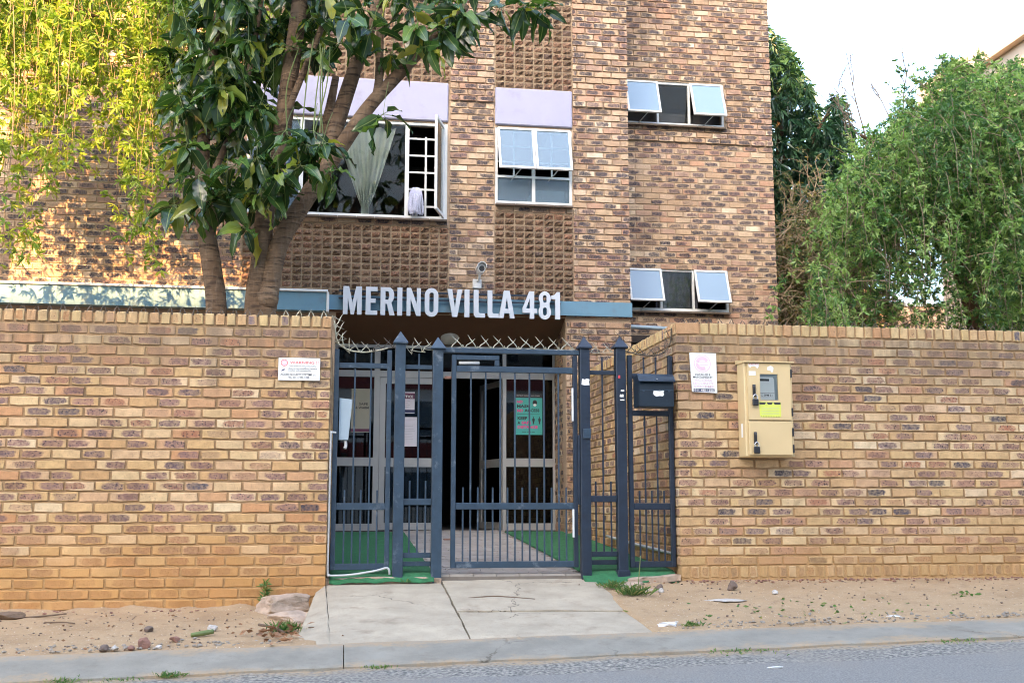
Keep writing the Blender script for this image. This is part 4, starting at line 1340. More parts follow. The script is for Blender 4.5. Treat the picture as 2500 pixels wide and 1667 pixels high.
for T, a, b, mt, zt in ((LP, -0.085, 0.405, 'steel', 2.155), (RP, 2.488, 2.900, 'steel_dark', 2.105)):
    box('stile', a, a + 0.040, YG - 0.02, YG + 0.02, 0.46, 2.315, M[mt], T, 0.003)
    box('stile', b - 0.040, b, YG - 0.02, YG + 0.02, 0.46, 2.315, M[mt], T, 0.003)
    rail(T, a + 0.041, b - 0.041, zt, zt + 0.045, mat=mt)
    rail(T, a + 0.041, b - 0.041, 0.955, 1.012, mat=mt)
    rail(T, a + 0.041, b - 0.041, 0.46, 0.512, mat=mt)
    if T is RP:
        rail(T, a + 0.041, b - 0.041, 1.775, 1.822, mat=mt)
    for k in range(5):
        x = a + 0.04 + (b - a - 0.08) * (k + 1) / 6
        if k % 2:
            bar(T, x, 0.513, 0.954, mat=mt)
            bar(T, x, 1.013, 1.774 if T is RP else 2.154, mat=mt)
            bar(T, x, zt + 0.046, 2.30, mat=mt)
        else:
            bar(T, x, 0.513, 0.954, mat=mt)
            bar(T, x, 1.013, 1.12, mat=mt)
# torn stickers on the dark posts
for x0, x1, z0, z1, mt, lab in ((2.062, 2.135, 2.035, 2.095, 'paper', 'torn white sticker near the top of the gate lock post'), (2.393, 2.413, 2.10, 2.13, 'red', 'small red sticker near the top of the fourth post'), (2.415, 2.448, 1.985, 2.003, 'paper', 'upper white sticker scrap on the fourth post'), (2.405, 2.442, 1.935, 1.962, 'paper', 'middle white sticker scrap on the fourth post'), (2.408, 2.45, 1.905, 1.917, 'paper', 'lowest white sticker scrap on the fourth post')):
    w_, h_ = x1 - x0, z1 - z0
    pts = [(0, 0.1 * h_), (0.4 * w_, 0), (w_, 0.05 * h_), (0.93 * w_, 0.5 * h_), (w_, 0.9 * h_), (0.55 * w_, h_), (0.48 * w_, 0.82 * h_), (0.1 * w_, h_), (0.04 * w_, 0.6 * h_)]
    tag(prism('sticker', pts, [], YG - 0.0465, YG - 0.0445, M[mt], None, (x0, 0, z0)), lab, 'sticker')

# ------------------------------------------------------------------ spikes
def blade_mesh(kind, mat):
    if kind == 'cross':
        A = [[(-0.045, 0, 0.0), (-0.035, 0.01, 0.022), (0.0, 0.008, 0.05), (0.030, 0.0, 0.088)], [(0.045, 0, 0.0), (0.030, -0.01, 0.030), (-0.008, -0.012, 0.068), (-0.040, 0.0, 0.112)], [(0.05, 0, 0.0), (0.056, 0, 0.022), (0.062, 0, 0.0)], [(-0.06, 0, 0.0), (0.0, 0, -0.004), (0.075, 0, 0.0)]]
        rs_ = [[0.0045, 0.0045, 0.0045, 0.001], [0.0045, 0.0045, 0.0045, 0.001], [0.003, 0.003, 0.003], [0.0035, 0.0035, 0.0035]]
    else:
        A = [[(-0.030, 0, -0.01), (-0.018, 0.004, 0.03), (0.004, 0.0, 0.072)], [(0.022, 0, -0.01), (0.016, -0.004, 0.026), (-0.004, 0.0, 0.062)]]
        rs_ = [[0.0042, 0.0042, 0.001], [0.0042, 0.0042, 0.001]]
    items = []
    for pth, r_ in zip(A, rs_):
        p_ = catmull(pth, 4)
        V, F = tubes(p_[None], np.interp(np.linspace(0, 1, len(p_)), np.linspace(0, 1, len(r_)), r_)[None], 4)
        items.append((V.tolist(), [tuple(f) for f in F]))
    V, F = join_arrays(items)
    return mesh_np('spike', V, F, mat)


sp_cross = blade_mesh('cross', M['spike'])
sp_cross_r = blade_mesh('cross', M['spike_rust'])
sp_tooth = blade_mesh('tooth', M['spike_rust'])
sp_tooth2 = blade_mesh('tooth', M['spike'])
S1 = thing('spike_strip', 'row of small wire spikes along the top of the left street wall', 'spikes', (-1.5, 0.1, 2.59), 'anti climb spikes')
for i in range(30):
    link('spike', sp_tooth2 if i < 4 else sp_tooth, S1, (-0.18 - i * 0.107, 0.10, 2.583), (random.uniform(-0.2, 0.2), random.uniform(-0.12, 0.12), random.uniform(-0.4, 0.4)), (1, 1, random.uniform(0.85, 1.15)))
S2 = thing('spike_strip', 'row of small grey wire spikes along the top of the right street wall', 'spikes', (4.5, 0.1, 2.61), 'anti climb spikes')
for i in range(36):
    link('spike', sp_tooth, S2, (3.05 + i * 0.107, 0.12, 2.606), (random.uniform(-0.2, 0.2), random.uniform(-0.12, 0.12), random.uniform(-0.5, 0.5)), (1, 1, random.uniform(0.85, 1.15)))
S3 = thing('spike_strip', 'galvanised crossed spikes on the beam above the gate', 'spikes', (1.45, YG, 2.35), 'anti climb spikes')
for i in range(9):
    link('spike', sp_cross, S3, (0.965 + i * 0.122, YG, 2.352), (0, random.uniform(-0.12, 0.12), random.uniform(-0.2, 0.2)))
S4 = thing('spike_strip', 'galvanised spikes sagging from the left wall corner over the left fence panel', 'spikes', (0.3, YG, 2.3), 'anti climb spikes')
sag = [(-0.095, 2.56), (-0.085, 2.49), (-0.075, 2.42), (-0.05, 2.36), (0.0, 2.325), (0.08, 2.30), (0.18, 2.295), (0.28, 2.31), (0.37, 2.335)]
tube('strip_wire', [(x, YG - 0.01, z) for x, z in sag], 0.006, M['spike'], S4, 5, 4)
for k, (x, z) in enumerate(sag):
    an = rad(75) if k < 3 else (rad(35) if k < 5 else 0)
    link('spike', sp_cross if k < 7 else sp_cross_r, S4, (x, YG - 0.01, z), (0, an + random.uniform(-0.15, 0.15), random.uniform(-0.3, 0.3)), (0.85, 0.85, 0.85))
link('spike', sp_cross, S4, (0.62, YG, 2.315), (0, 0.1, 0.2))
link('spike', sp_cross, S4, (0.545, YG, 2.325), (0, 0.9, 0.2), (0.7, 0.7, 0.7))
link('spike', sp_cross, S4, (0.715, YG, 2.33), (0, 0.1, 0.2), (0.8, 0.8, 0.8))
S5 = thing('spike_strip', 'dark rusty spikes strung from the fourth post over the letterbox panel to the right wall', 'spikes', (2.7, YG, 2.3), 'anti climb spikes')
for k, (x, z, an) in enumerate([(2.19, 2.33, 0.1), (2.30, 2.335, 0), (2.41, 2.44, 0), (2.52, 2.34, -0.1), (2.60, 2.325, 0), (2.70, 2.315, 0), (2.79, 2.33, -0.3), (2.86, 2.37, -0.9), (2.885, 2.44, -1.2), (2.895, 2.52, -1.3)]):
    link('spike', sp_cross if k < 2 else sp_cross_r, S5, (x, YG - 0.02, z), (0, an, random.uniform(-0.4, 0.4)), (0.75, 0.75, 0.75))
tube('strip_wire', [(2.46, YG - 0.02, 2.35), (2.6, YG - 0.02, 2.32), (2.72, YG - 0.02, 2.312), (2.82, YG - 0.02, 2.345), (2.885, YG - 0.02, 2.44), (2.895, YG - 0.02, 2.56)], 0.006, M['spike_rust'], S5, 5, 4)

# ------------------------------------------------------------------ letterbox on the right panel
MB_ = thing('letterbox', 'black metal letterbox with hooded flap and torn label', 'letterbox', (2.68, 0.0, 1.83))
yf, yb = -0.12, 0.078
V = [(2.535, yf, 1.840), (2.848, yf, 1.840), (2.848, yf, 2.035), (2.535, yf, 2.035), (2.535, yb, 1.840), (2.848, yb, 1.840), (2.848, yb, 2.125), (2.535, yb, 2.125), (2.535, yf + 0.03, 2.115), (2.848, yf + 0.03, 2.115)]
F = [(0, 1, 2, 3), (3, 2, 9, 8), (8, 9, 6, 7), (1, 5, 6, 9, 2), (4, 0, 3, 8, 7), (5, 4, 7, 6), (4, 5, 1, 0)]
bm = bmesh.new()
vs = [bm.verts.new(v) for v in V]
for f in F:
    bm.faces.new([vs[i] for i in f])
bmesh.ops.bevel(bm, geom=bm.edges[:], offset=0.005, segments=2, affect='EDGES')
me = bpy.data.meshes.new('body')
bm.to_mesh(me)
bm.free()
me.materials.append(M['mailbox'])
link('body', me, MB_)
prism_pts = [(-0.005, 2.128), (-0.02, 2.075), (-0.045, 2.055)]
V = []
for x in (2.528, 2.855):
    V += [(x, yf + 0.045, 2.130), (x, yf + 0.012, 2.105), (x, yf - 0.008, 2.075), (x, yf - 0.030, 2.060), (x, yf - 0.030, 2.055), (x, yf - 0.004, 2.069), (x, yf + 0.016, 2.098), (x, yf + 0.045, 2.122)]
F = [(i, i + 8, (i + 1) % 8 + 8, (i + 1) % 8) for i in range(8)] + [tuple(range(8)), tuple(range(15, 7, -1))]
link('flap', mesh_np('flap', V, F, M['mailbox']), MB_)
box('seam', 2.545, 2.838, yf - 0.004, yf + 0.002, 1.982, 1.988, M['steel'], MB_, 0.001)
for x in (2.575, 2.805):
    prism('rivet', rrect(x - 0.009, x + 0.009, 1.968, 1.986, 0.009, 0.009), [], yf - 0.006, yf, M['steel'], MB_)
prism('rivet', rrect(2.686, 2.70, 2.073, 2.087, 0.007, 0.007), [], yf - 0.018, yf - 0.004, M['chrome'], MB_)
prism('torn_label', [(2.665, 1.978), (2.66, 1.955), (2.668, 1.94), (2.69, 1.928), (2.72, 1.934), (2.745, 1.931), (2.758, 1.945), (2.752, 1.965), (2.76, 1.98), (2.72, 1.976)], [], yf - 0.0025, yf + 0.001, M['paper'], MB_)

# ------------------------------------------------------------------ meter box on the right wall
MX = thing('meter_box', 'tan steel electricity meter box with two locked doors', 'meter box', (3.68, -0.1, 1.4))
yb, yf = -0.004, -0.195
box('cabinet', 3.462, 3.904, yf, yb - 0.012, 1.408, 2.236, M['meter'], MX, 0.008)
V = [(3.452, yf - 0.035, 2.232), (3.914, yf - 0.035, 2.232), (3.914, yb, 2.232), (3.452, yb, 2.232), (3.452, yf - 0.035, 2.243), (3.914, yf - 0.035, 2.243), (3.914, yb, 2.272), (3.452, yb, 2.272)]
link('roof', mesh_np('roof', V, [(0, 3, 2, 1), (0, 1, 5, 4), (1, 2, 6, 5), (2, 3, 7, 6), (3, 0, 4, 7), (4, 5, 6, 7)], M['meter']), MX)
wh = (3.600, 3.766, 1.902, 2.131)
d1 = prism('door', [(3.490, 1.731), (3.880, 1.731), (3.880, 2.226), (3.490, 2.226)], [[(wh[0], wh[2]), (wh[0], wh[3]), (wh[1], wh[3]), (wh[1], wh[2])]], yf - 0.018, yf - 0.002, M['meter'], MX)
d2 = box('door', 3.488, 3.881, yf - 0.018, yf - 0.002, 1.424, 1.717, M['meter'], MX, 0.004)
M['meter_in'] = plain_mat('meter recess', (0.30, 0.36, 0.38), 0.6, 0.05)
box('viewing_pane', wh[0] - 0.004, wh[1] + 0.004, yf - 0.0075, yf - 0.0035, wh[2] - 0.004, wh[3] + 0.004, M['glass_clear'], d1, 0)
box('recess', wh[0] - 0.003, wh[1] + 0.003, yf - 0.0018, yf - 0.0008, wh[2] - 0.003, wh[3] + 0.003, M['meter_in'], d1, 0)
em = thing('electricity_meter', 'pale electricity meter behind the meter box pane', 'meter', (3.67, yf, 1.905))
M['meter_face'] = plain_mat('meter casing', (0.74, 0.78, 0.78), 0.4, 0.04)
prism('casing', [(3.604, 1.906), (3.738, 1.906), (3.735, 2.085), (3.725, 2.106), (3.604, 2.106)], [], yf - 0.0033, yf - 0.0019, M['meter_face'], em)
box('display', 3.606, 3.690, yf - 0.0036, yf - 0.0034, 2.070, 2.090, M['ink'], em, 0)
box('casing_seam', 3.606, 3.735, yf - 0.0036, yf - 0.0034, 1.962, 1.965, M['ink'], em, 0)
box('casing_seam', 3.606, 3.735, yf - 0.0036, yf - 0.0034, 1.925, 1.928, M['grey_print'], em, 0)
text('meter_print', 'C SPM 51', 3.610, 3.715, 1.937, 1.955, yf - 0.0037, M['ink'], em, 0.01)
for z in (2.14, 1.80, 1.625, 1.48):
    box('hinge', 3.882, 3.897, yf - 0.022, yf - 0.001, z - 0.036, z + 0.036, M['black'], MX, 0.003)
for dd, x, z in ((d1, 3.541, 2.032), (d2, 3.540, 1.618)):
    tube('handle', [(x, yf - 0.022, z), (x, yf - 0.03, z - 0.02), (x + 0.003, yf - 0.026, z - 0.075), (x + 0.005, yf - 0.03, z - 0.10)], [0.012, 0.014, 0.011, 0.013], M['black'], dd, 8, 4)
    box('handle_plate', x - 0.012, x + 0.016, yf - 0.024, yf - 0.0185, z - 0.10, z + 0.005, M['black'], dd, 0.003)
for x, z, lab in ((3.546, 1.909, 'black padlock hanging on the upper meter box door'), (3.546, 1.495, 'black padlock hanging on the lower meter box door')):
    pl = thing('padlock', lab, 'padlock', (x, yf - 0.04, z - 0.06), 'meter box padlocks')
    box('lock_body', x - 0.027, x + 0.027, yf - 0.050, yf - 0.026, z - 0.058, z, M['black'], pl, 0.006)
    tube('shackle', [(x - 0.016, yf - 0.038, z - 0.003), (x - 0.017, yf - 0.038, z + 0.022), (x, yf - 0.038, z + 0.038), (x + 0.017, yf - 0.038, z + 0.022), (x + 0.016, yf - 0.038, z - 0.003)], 0.0055, M['chrome'], pl, 8, 6)
yd = yf - 0.0195
st = tag(prism('warning_label', [(3.584, 1.888), (3.786, 1.884), (3.783, 1.755), (3.60, 1.752), (3.590, 1.772)][::-1], [], yd, yd + 0.0012, M['yellow']), 'yellow warning label curling below the meter window', 'label')
box('header_band', 3.588, 3.782, yd - 0.0010, yd - 0.0003, 1.864, 1.883, M['ink'], st, 0)
for k in range(12):
    box('hazard_dash', 3.602 + k * 0.015, 3.609 + k * 0.015, yd - 0.001, yd - 0.0003, 1.756, 1.761, M['ink'], st, 0)
for k in range(2):
    x = 3.635 + k * 0.062
    prism('warning_triangle', [(x, 1.860), (x + 0.032, 1.860), (x + 0.016, 1.884)], [], yd - 0.0018, yd - 0.0012, M['yellow'], st)
for k in range(5):
    box('print_line', 3.605, 3.768, yd - 0.001, yd - 0.0003, 1.778 + k * 0.014, 1.780 + k * 0.014, M['grey_print'], st, 0)
s_ = tag(prism('sticker', [(3.499, 2.221), (3.50, 2.195), (3.515, 2.185), (3.525, 2.195), (3.548, 2.198), (3.566, 2.192), (3.578, 2.178), (3.590, 2.19), (3.598, 2.222)], [], yd, yd + 0.001, M['paper']), 'torn white sticker with red heading on the upper meter door', 'sticker')
text('heading', 'RE SELL & METAL', 3.505, 3.592, 2.210, 2.220, yd - 0.0006, M['red'], s_, 0.02)
tag(box('sticker', 3.500, 3.562, yd, yd + 0.001, 2.118, 2.155, M['paper'], None, 0), 'plain white rectangular sticker above the upper padlock', 'sticker')
tag(prism('sticker', [(3.668, 2.180), (3.672, 2.165), (3.70, 2.163), (3.705, 2.148), (3.722, 2.150), (3.728, 2.185), (3.715, 2.200), (3.70, 2.205), (3.675, 2.195)], [], yd, yd + 0.001, M['paper']), 'ragged white sticker above the meter window', 'sticker')
box('paint_scrape', 3.4600, 3.4615, -0.13, -0.095, 1.58, 1.70, M['paper'], MX, 0)

# ------------------------------------------------------------------ wall signs
def ring(x, z, r0, r1, n=28):
    o = [(x + r1 * math.cos(2 * math.pi * i / n), z + r1 * math.sin(2 * math.pi * i / n)) for i in range(n)]
    h = [(x + r0 * math.cos(2 * math.pi * i / n), z + r0 * math.sin(2 * math.pi * i / n)) for i in range(n)]
    return o, [h[::-1]]


WS = thing('warning_sign', 'white security warning board with red heading on the left wall', 'sign', (-0.375, -0.02, 2.03))
X0, X1, Z0, Z1 = -0.547, -0.203, 2.028, 2.218
box('board', X0, X1, -0.028, -0.014, Z0, Z1, M['paper'], WS, 0.002)
ux = lambda f_: X0 + f_ * (X1 - X0)
uz = lambda f_: Z1 - f_ * (Z1 - Z0)
yt = -0.0292
text('heading', 'WARNING !!', ux(.275), ux(.96), uz(.265), uz(.145), yt, M['red'], WS, 0.01)
for s, a, b, x1_ in (('These premises are protected by', .41, .33, .91), ('close circuit surveillance cameras', .51, .43, .93), ('installed and maintained by', .61, .53, .79)):
    text('print', s, ux(.24), ux(x1_), uz(a), uz(b), yt, M['ink'], WS, 0.004)
text('print', 'ACCESS SECURITY SYSTEMS c.c.', ux(.055), ux(.91), uz(.785), uz(.69), yt, M['ink'], WS, 0.015)
text('print', 'TEL: (011) 485-1355', ux(.225), ux(.745), uz(.92), uz(.82), yt, M['ink'], WS, 0.012)
o_, h_ = ring(ux(.14), uz(.225), 0.024, 0.029)
prism('emblem', o_, h_, yt, yt + 0.001, M['red'], WS)
prism('emblem', rrect(ux(.14) - 0.02, ux(.14) + 0.02, uz(.225) - 0.02, uz(.225) + 0.02, 0.016, 0.016), [rrect(ux(.14) - 0.015, ux(.14) + 0.015, uz(.225) - 0.006, uz(.225) + 0.006, 0.005, 0.005)[::-1]], yt, yt + 0.001, M['pink'], WS)
prism('emblem', [(ux(.065), uz(.60)), (ux(.09), uz(.53)), (ux(.145), uz(.49)), (ux(.16), uz(.53)), (ux(.12), uz(.57))], [], yt, yt + 0.001, M['navy'], WS)
IS = thing('security_sign', 'upright white company board with faded pink emblem beside the letterbox', 'sign', (3.15, -0.02, 1.975))
prism('board', [(3.026, 2.331), (3.040, 2.05), (3.043, 1.985), (3.272, 1.975), (3.270, 2.331)][::-1], [], -0.030, -0.016, M['paper'], IS)
yt = -0.0312
o_, h_ = ring(3.141, 2.237, 0.070, 0.077, 40)
prism('emblem', o_, h_, yt, yt + 0.001, M['pink'], IS)
prism('emblem', arc(3.141, 2.237, 0.062, 0.062, 30, 165, 10) + arc(3.141, 2.237, 0.038, 0.03, 165, 30, 10), [], yt, yt + 0.001, M['pink'], IS)
prism('emblem', arc(3.141, 2.237, 0.062, 0.062, 175, 300, 10) + arc(3.141, 2.237, 0.038, 0.03, 300, 175, 10), [], yt, yt + 0.001, M['pink'], IS)
for dz in (-0.012, 0.014):
    box('emblem', 3.100, 3.195, yt, yt + 0.001, 2.235 + dz, 2.239 + dz, M['pink'], IS, 0)
text('print', 'INSTALLED &', 3.072, 3.213, 2.129, 2.147, yt, M['ink'], IS, 0.008)
text('print', 'MAINTAINED BY', 3.053, 3.233, 2.106, 2.124, yt, M['ink'], IS, 0.008)
text('print', 'ACCESS', 3.066, 3.226, 2.078, 2.098, yt, M['pink'], IS, 0.012)
text('print', 'SECURITY', 3.048, 3.243, 2.050, 2.070, yt, M['pink'], IS, 0.012)
text('print', 'SYSTEMS', 3.060, 3.240, 2.022, 2.042, yt, M['pink'], IS, 0.015)
box('number_band', 3.055, 3.247, yt, yt + 0.001, 1.987, 2.013, M['navy'], IS, 0)
text('print', '011 485-1355', 3.063, 3.240, 1.991, 2.009, yt - 0.0008, M['paper'], IS, 0.03)

# ------------------------------------------------------------------ notices on the doors
yp = YD - 0.004
NP = thing('mask_poster', 'teal NO MASK NO ACCESS poster on the right sidelight', 'poster', (2.44, yp, 1.92))
box('sheet', 2.256, 2.633, yp, yp + 0.002, 1.918, 2.411, M['teal'], NP, 0)
box('header_band', 2.256, 2.633, yp, yp + 0.002, 2.4112, 2.469, M['ink'], NP, 0)
text('print', 'PROTECT YOURSELF AND OTHERS', 2.285, 2.60, 2.432, 2.447, yp - 0.001, M['grey_print'], NP, 0.01)
for s, a, b, c, d, mt in (('NO', 2.287, 2.367, 2.337, 2.377, 'magenta'), ('MASK', 2.289, 2.470, 2.279, 2.318, 'ink'), ('NO', 2.289, 2.370, 2.218, 2.260, 'magenta'), ('ACCESS', 2.390, 2.594, 2.222, 2.264, 'ink'), ('KEEP', 2.297, 2.428, 2.118, 2.160, 'ink'), ('A', 2.297, 2.334, 2.059, 2.099, 'ink'), ('SAFE', 2.350, 2.481, 2.059, 2.099, 'magenta'), ('DISTANCE', 2.298, 2.568, 2.001, 2.041, 'magenta'), ('keep us all safe', 2.36, 2.53, 1.950, 1.962, 'ink')):
    text('print', s, a, b, c, d, yp - 0.001, M[mt], NP, 0.045)
box('print_line', 2.294, 2.595, yp - 0.001, yp - 0.0002, 2.190, 2.194, M['ink'], NP, 0)
prism('pictogram', arc(2.532, 2.345, 0.031, 0.038, 0, 360, 20)[:-1], [], yp - 0.001, yp - 0.0002, M['ink'], NP)
prism('pictogram', [(2.508, 2.325), (2.532, 2.334), (2.556, 2.325), (2.550, 2.305), (2.532, 2.296), (2.514, 2.305)], [], yp - 0.002, yp - 0.0012, M['paper'], NP)
for x in (2.513, 2.594):
    prism('pictogram', arc(x, 2.148, 0.009, 0.010, 0, 360, 12)[:-1], [], yp - 0.001, yp - 0.0002, M['ink'], NP)
    prism('pictogram', [(x - 0.016, 2.135), (x + 0.016, 2.135), (x + 0.016, 2.10), (x + 0.010, 2.10), (x + 0.008, 2.06), (x + 0.001, 2.06), (x, 2.09), (x - 0.001, 2.06), (x - 0.008, 2.06), (x - 0.010, 2.10), (x - 0.016, 2.10)], [], yp - 0.001, yp - 0.0002, M['ink'], NP)
N1 = thing('notice', 'NOTICE sheet with dark heading on the closed glass door', 'notice', (0.82, yp, 2.18))
box('sheet', 0.715, 0.925, yp, yp + 0.002, 2.186, 2.465, M['paper2'], N1, 0)
box('header_band', 0.715, 0.925, yp - 0.001, yp - 0.0002, 2.375, 2.452, M['maroon'], N1, 0)
text('heading', 'NOTICE', 0.725, 0.905, 2.388, 2.423, yp - 0.002, M['paper'], N1, 0.03)
box('footer_band', 0.715, 0.925, yp - 0.001, yp - 0.0002, 2.195, 2.232, M['navy'], N1, 0)
N2 = thing('notice', 'plain white typed letter below the NOTICE sheet on the glass door', 'notice', (0.87, yp, 1.75))
box('sheet', 0.775, 0.960, yp, yp + 0.002, 1.752, 2.136, M['paper2'], N2, 0)
for k in range(13):
    if k in (1, 2, 5):
        continue
    box('print_line', 0.79, 0.79 + random.uniform(0.10, 0.155), yp - 0.001, yp - 0.0002, 2.10 - k * 0.021, 2.103 - k * 0.021, M['grey_print'], N2, 0)
for k in range(4):
    box('print_line', 0.73, 0.73 + random.uniform(0.10, 0.16), yp - 0.001, yp - 0.0002, 2.345 - k * 0.026, 2.349 - k * 0.026, M['grey_print'], N1, 0)
N3 = thing('notice', 'faded SAFE WARM sheet on the left sidelight', 'notice', (0.24, yp, 1.9))
M['faded'] = plain_mat('faded paper', (0.40, 0.37, 0.28), 0.7, 0.06)
box('sheet', 0.10, 0.345, yp, yp + 0.002, 1.93, 2.50, M['faded'], N3, 0)
text('print', 'SAFE', 0.20, 0.315, 2.285, 2.315, yp - 0.001, M['ink'], N3, 0.02)
text('print', '& WARM', 0.155, 0.325, 2.235, 2.268, yp - 0.001, M['ink'], N3, 0.02)
box('footer_band', 0.10, 0.345, yp - 0.001, yp - 0.0002, 1.94, 1.975, M['maroon'], N3, 0)

# ------------------------------------------------------------------ pipes and the pale box at the left panel
IB = thing('conduit_box', 'pale blue metal box fixed inside the left fence panel', 'box', (0.0, YG + 0.05, 1.56))
V = [(-0.035, YG + 0.03, 1.545), (0.045, YG + 0.03, 1.545), (0.075, YG + 0.03, 1.89), (-0.035, YG + 0.03, 1.90)]
link('box_body', mesh_np('box_body', V + [(a, YG + 0.10, c) for a, b, c in V], [(0, 1, 2, 3), (5, 4, 7, 6), (1, 5, 6, 2), (0, 3, 7, 4), (3, 2, 6, 7), (0, 4, 5, 1)], M['intercom']), IB)
tube('cable_gland', [(0.02, YG + 0.06, 1.548), (0.025, YG + 0.05, 1.50), (0.018, YG + 0.04, 1.47)], 0.014, M['pvc'], IB, 8)
tag(tube('conduit', [(-0.06, 0.06, 1.60), (-0.10, 0.03, 1.60), (-0.1015, 0.02, 1.57), (-0.1015, 0.02, 1.2), (-0.1015, 0.02, 0.8), (-0.1015, 0.02, 0.45), (-0.09, 0.02, 0.425), (-0.05, 0.03, 0.418), (0.10, 0.03, 0.425), (0.30, 0.05, 0.455), (0.38, 0.06, 0.475), (0.405, 0.06, 0.46), (0.41, 0.07, 0.42)], 0.009, M['pvc'], None, 8, 6), 'thin white conduit running down the left wall end and along the sill', 'pipe')
tag(tube('water_pipe', [(2.885, 0.12, 0.68), (2.885, 0.12, 0.60), (2.88, 0.16, 0.578), (2.88, 0.6, 0.59), (2.88, 1.6, 0.62), (2.88, 2.6, 0.66)], 0.014, M['pvc'], None, 8, 6), 'pale pipe elbowed low along the right passage wall', 'pipe')
tag(tube('downpipe_offcut', [(3.70, 5.3, 3.43), (4.6, 5.5, 3.44)], 0.03, M['intercom'], None, 8, 2), 'grey blue pipe behind the corner of the right street wall', 'pipe')

# ------------------------------------------------------------------ buildings around
NB = thing('neighbour_house', 'cream plastered building with overhanging roof edge behind the right trees', 'building', (12, 12, 0.3))
boxes('wall', [(11.4, 20.0, 4.2, 10.2, 0.3, 8.86)], M['cream'], NB)
boxes('roof', [(11.25, 20.5, 3.8, 10.5, 8.87, 9.25)], M['cream'], NB)
for y in (5.4, 8.0):
    for z in (3.4, 6.6):
        w = boxes('window', [(11.36, 11.41, y, y + 0.06, z, z + 1.3), (11.36, 11.41, y + 1.34, y + 1.4, z, z + 1.3), (11.36, 11.41, y + 0.06, y + 1.34, z, z + 0.06), (11.36, 11.41, y + 0.06, y + 1.34, z + 1.24, z + 1.3)], M['white_paint'], NB)
        boxes('pane', [(11.375, 11.395, y + 0.06, y + 1.34, z + 0.06, z + 1.24)], M['glass_sky'], w)
PH = thing('peach_house', 'sunlit peach plastered house seen through the right foliage', 'building', (11.5, 17, 0.3))
boxes('wall', [(8.0, 12.75, 16.0, 22.0, 0.3, 6.9)], M['peach'], PH)
boxes('roof', [(7.8, 12.95, 15.7, 22.2, 6.91, 7.1)], M['opp'], PH)
w = boxes('window', [(9.6, 10.9, 15.96, 15.99, 4.4, 5.5)], M['white_paint'], PH)
boxes('pane', [(9.66, 10.84, 15.94, 15.955, 4.46, 5.44)], M['glass_sky'], w)
YWL = thing('yard_wall', 'low sunlit peach garden wall behind the hanging foliage on the right', 'wall', (16, 16, 0.3))
boxes('wall_body', [(12.8, 24.0, 16.2, 16.4, 0.3, 5.9)], M['peach'], YWL)
boxes('wall_cap', [(12.78, 24.0, 16.15, 16.45, 5.901, 5.98)], M['opp'], YWL)
# across the street, behind the camera: blocks shaped to keep the entrance in shade, the lower one added for that
OP = thing('block_across_the_street', 'tall pale apartment block across the street, mirrored in the entrance doors', 'building', (10, -30, 0))
boxes('wall', [(-11.1, 45.0, -38.0, -26.0, -1.5, 25.9)], M['opp'], OP)
boxes('maroon_band', [(-11.14, 45.0, -25.99, -25.92, z, z + 0.9) for z in (2.6, 5.7)], M['opp_red'], OP)
for z in (0.8, 3.7, 6.8):
    for i in range(9):
        x = -9.5 + i * 3.6
        w = boxes('window', [(x, x + 2.4, -25.99, -25.93, z, z + 0.08), (x, x + 2.4, -25.99, -25.93, z + 1.5, z + 1.58), (x, x + 0.08, -25.99, -25.93, z + 0.08, z + 1.5), (x + 2.32, x + 2.4, -25.99, -25.93, z + 0.08, z + 1.5)], M['white_paint'], OP)
        boxes('pane', [(x + 0.08, x + 2.32, -25.985, -25.96, z + 0.08, z + 1.5)], M['glass_sky'], w)
OL = thing('lower_shade_block', 'unseen lower block added across the street to shade the left wall', 'building', (-20, -30, 0))
boxes('wall', [(-60.0, -11.3, -38.0, -26.0, -2.0, 19.3)], M['cream'], OL)
boxes('roof', [(-60.2, -11.28, -38.2, -25.8, 19.31, 19.5)], M['opp'], OL)


# ------------------------------------------------------------------ vegetation
def at(px, py, y):
    """world point seen at a picture position (2500 wide) at distance plane y"""
    d = _F + (px - 1250) / FPX * _R - (py - 833.5) / FPX * _U
    t = (y - CAM[1]) / d[1]
    return CAM + t * d


def leaf_mat(name, stops, rough=0.45, trans=0.3, vein=None, tcol=None):
    g = G(name)
    r = g.rnd()
    c = g.ramp(r, stops)
    p = g.pos()
    c = g.mix(1.0, c, g.ramp(g.noise(p, 9.0, 3.0), [(0.25, (0.7,) * 3), (0.75, (1.25,) * 3)]), 'MULTIPLY')
    if vein:
        uv = g.n('ShaderNodeUVMap')
        s = g.t.nodes.new('ShaderNodeSeparateXYZ')
        g.t.links.new(uv, s.inputs[0])
        mid = g.ma('ABSOLUTE', g.ma('SUBTRACT', s.outputs[1], 0.5))
        c = g.mix(g.maprange(mid, 0.02, 0.05, 0.7, 0.0), c, vein)
    pb = g.pbr(c, rough, spec=0.5)
    tr = g.n('ShaderNodeBsdfTranslucent', {'Color': g.mix(1.0, c, (1.5, 1.6, 0.7), 'MULTIPLY')})
    return g.done(g.n('ShaderNodeMixShader', {0: trans, 1: pb, 2: tr}))


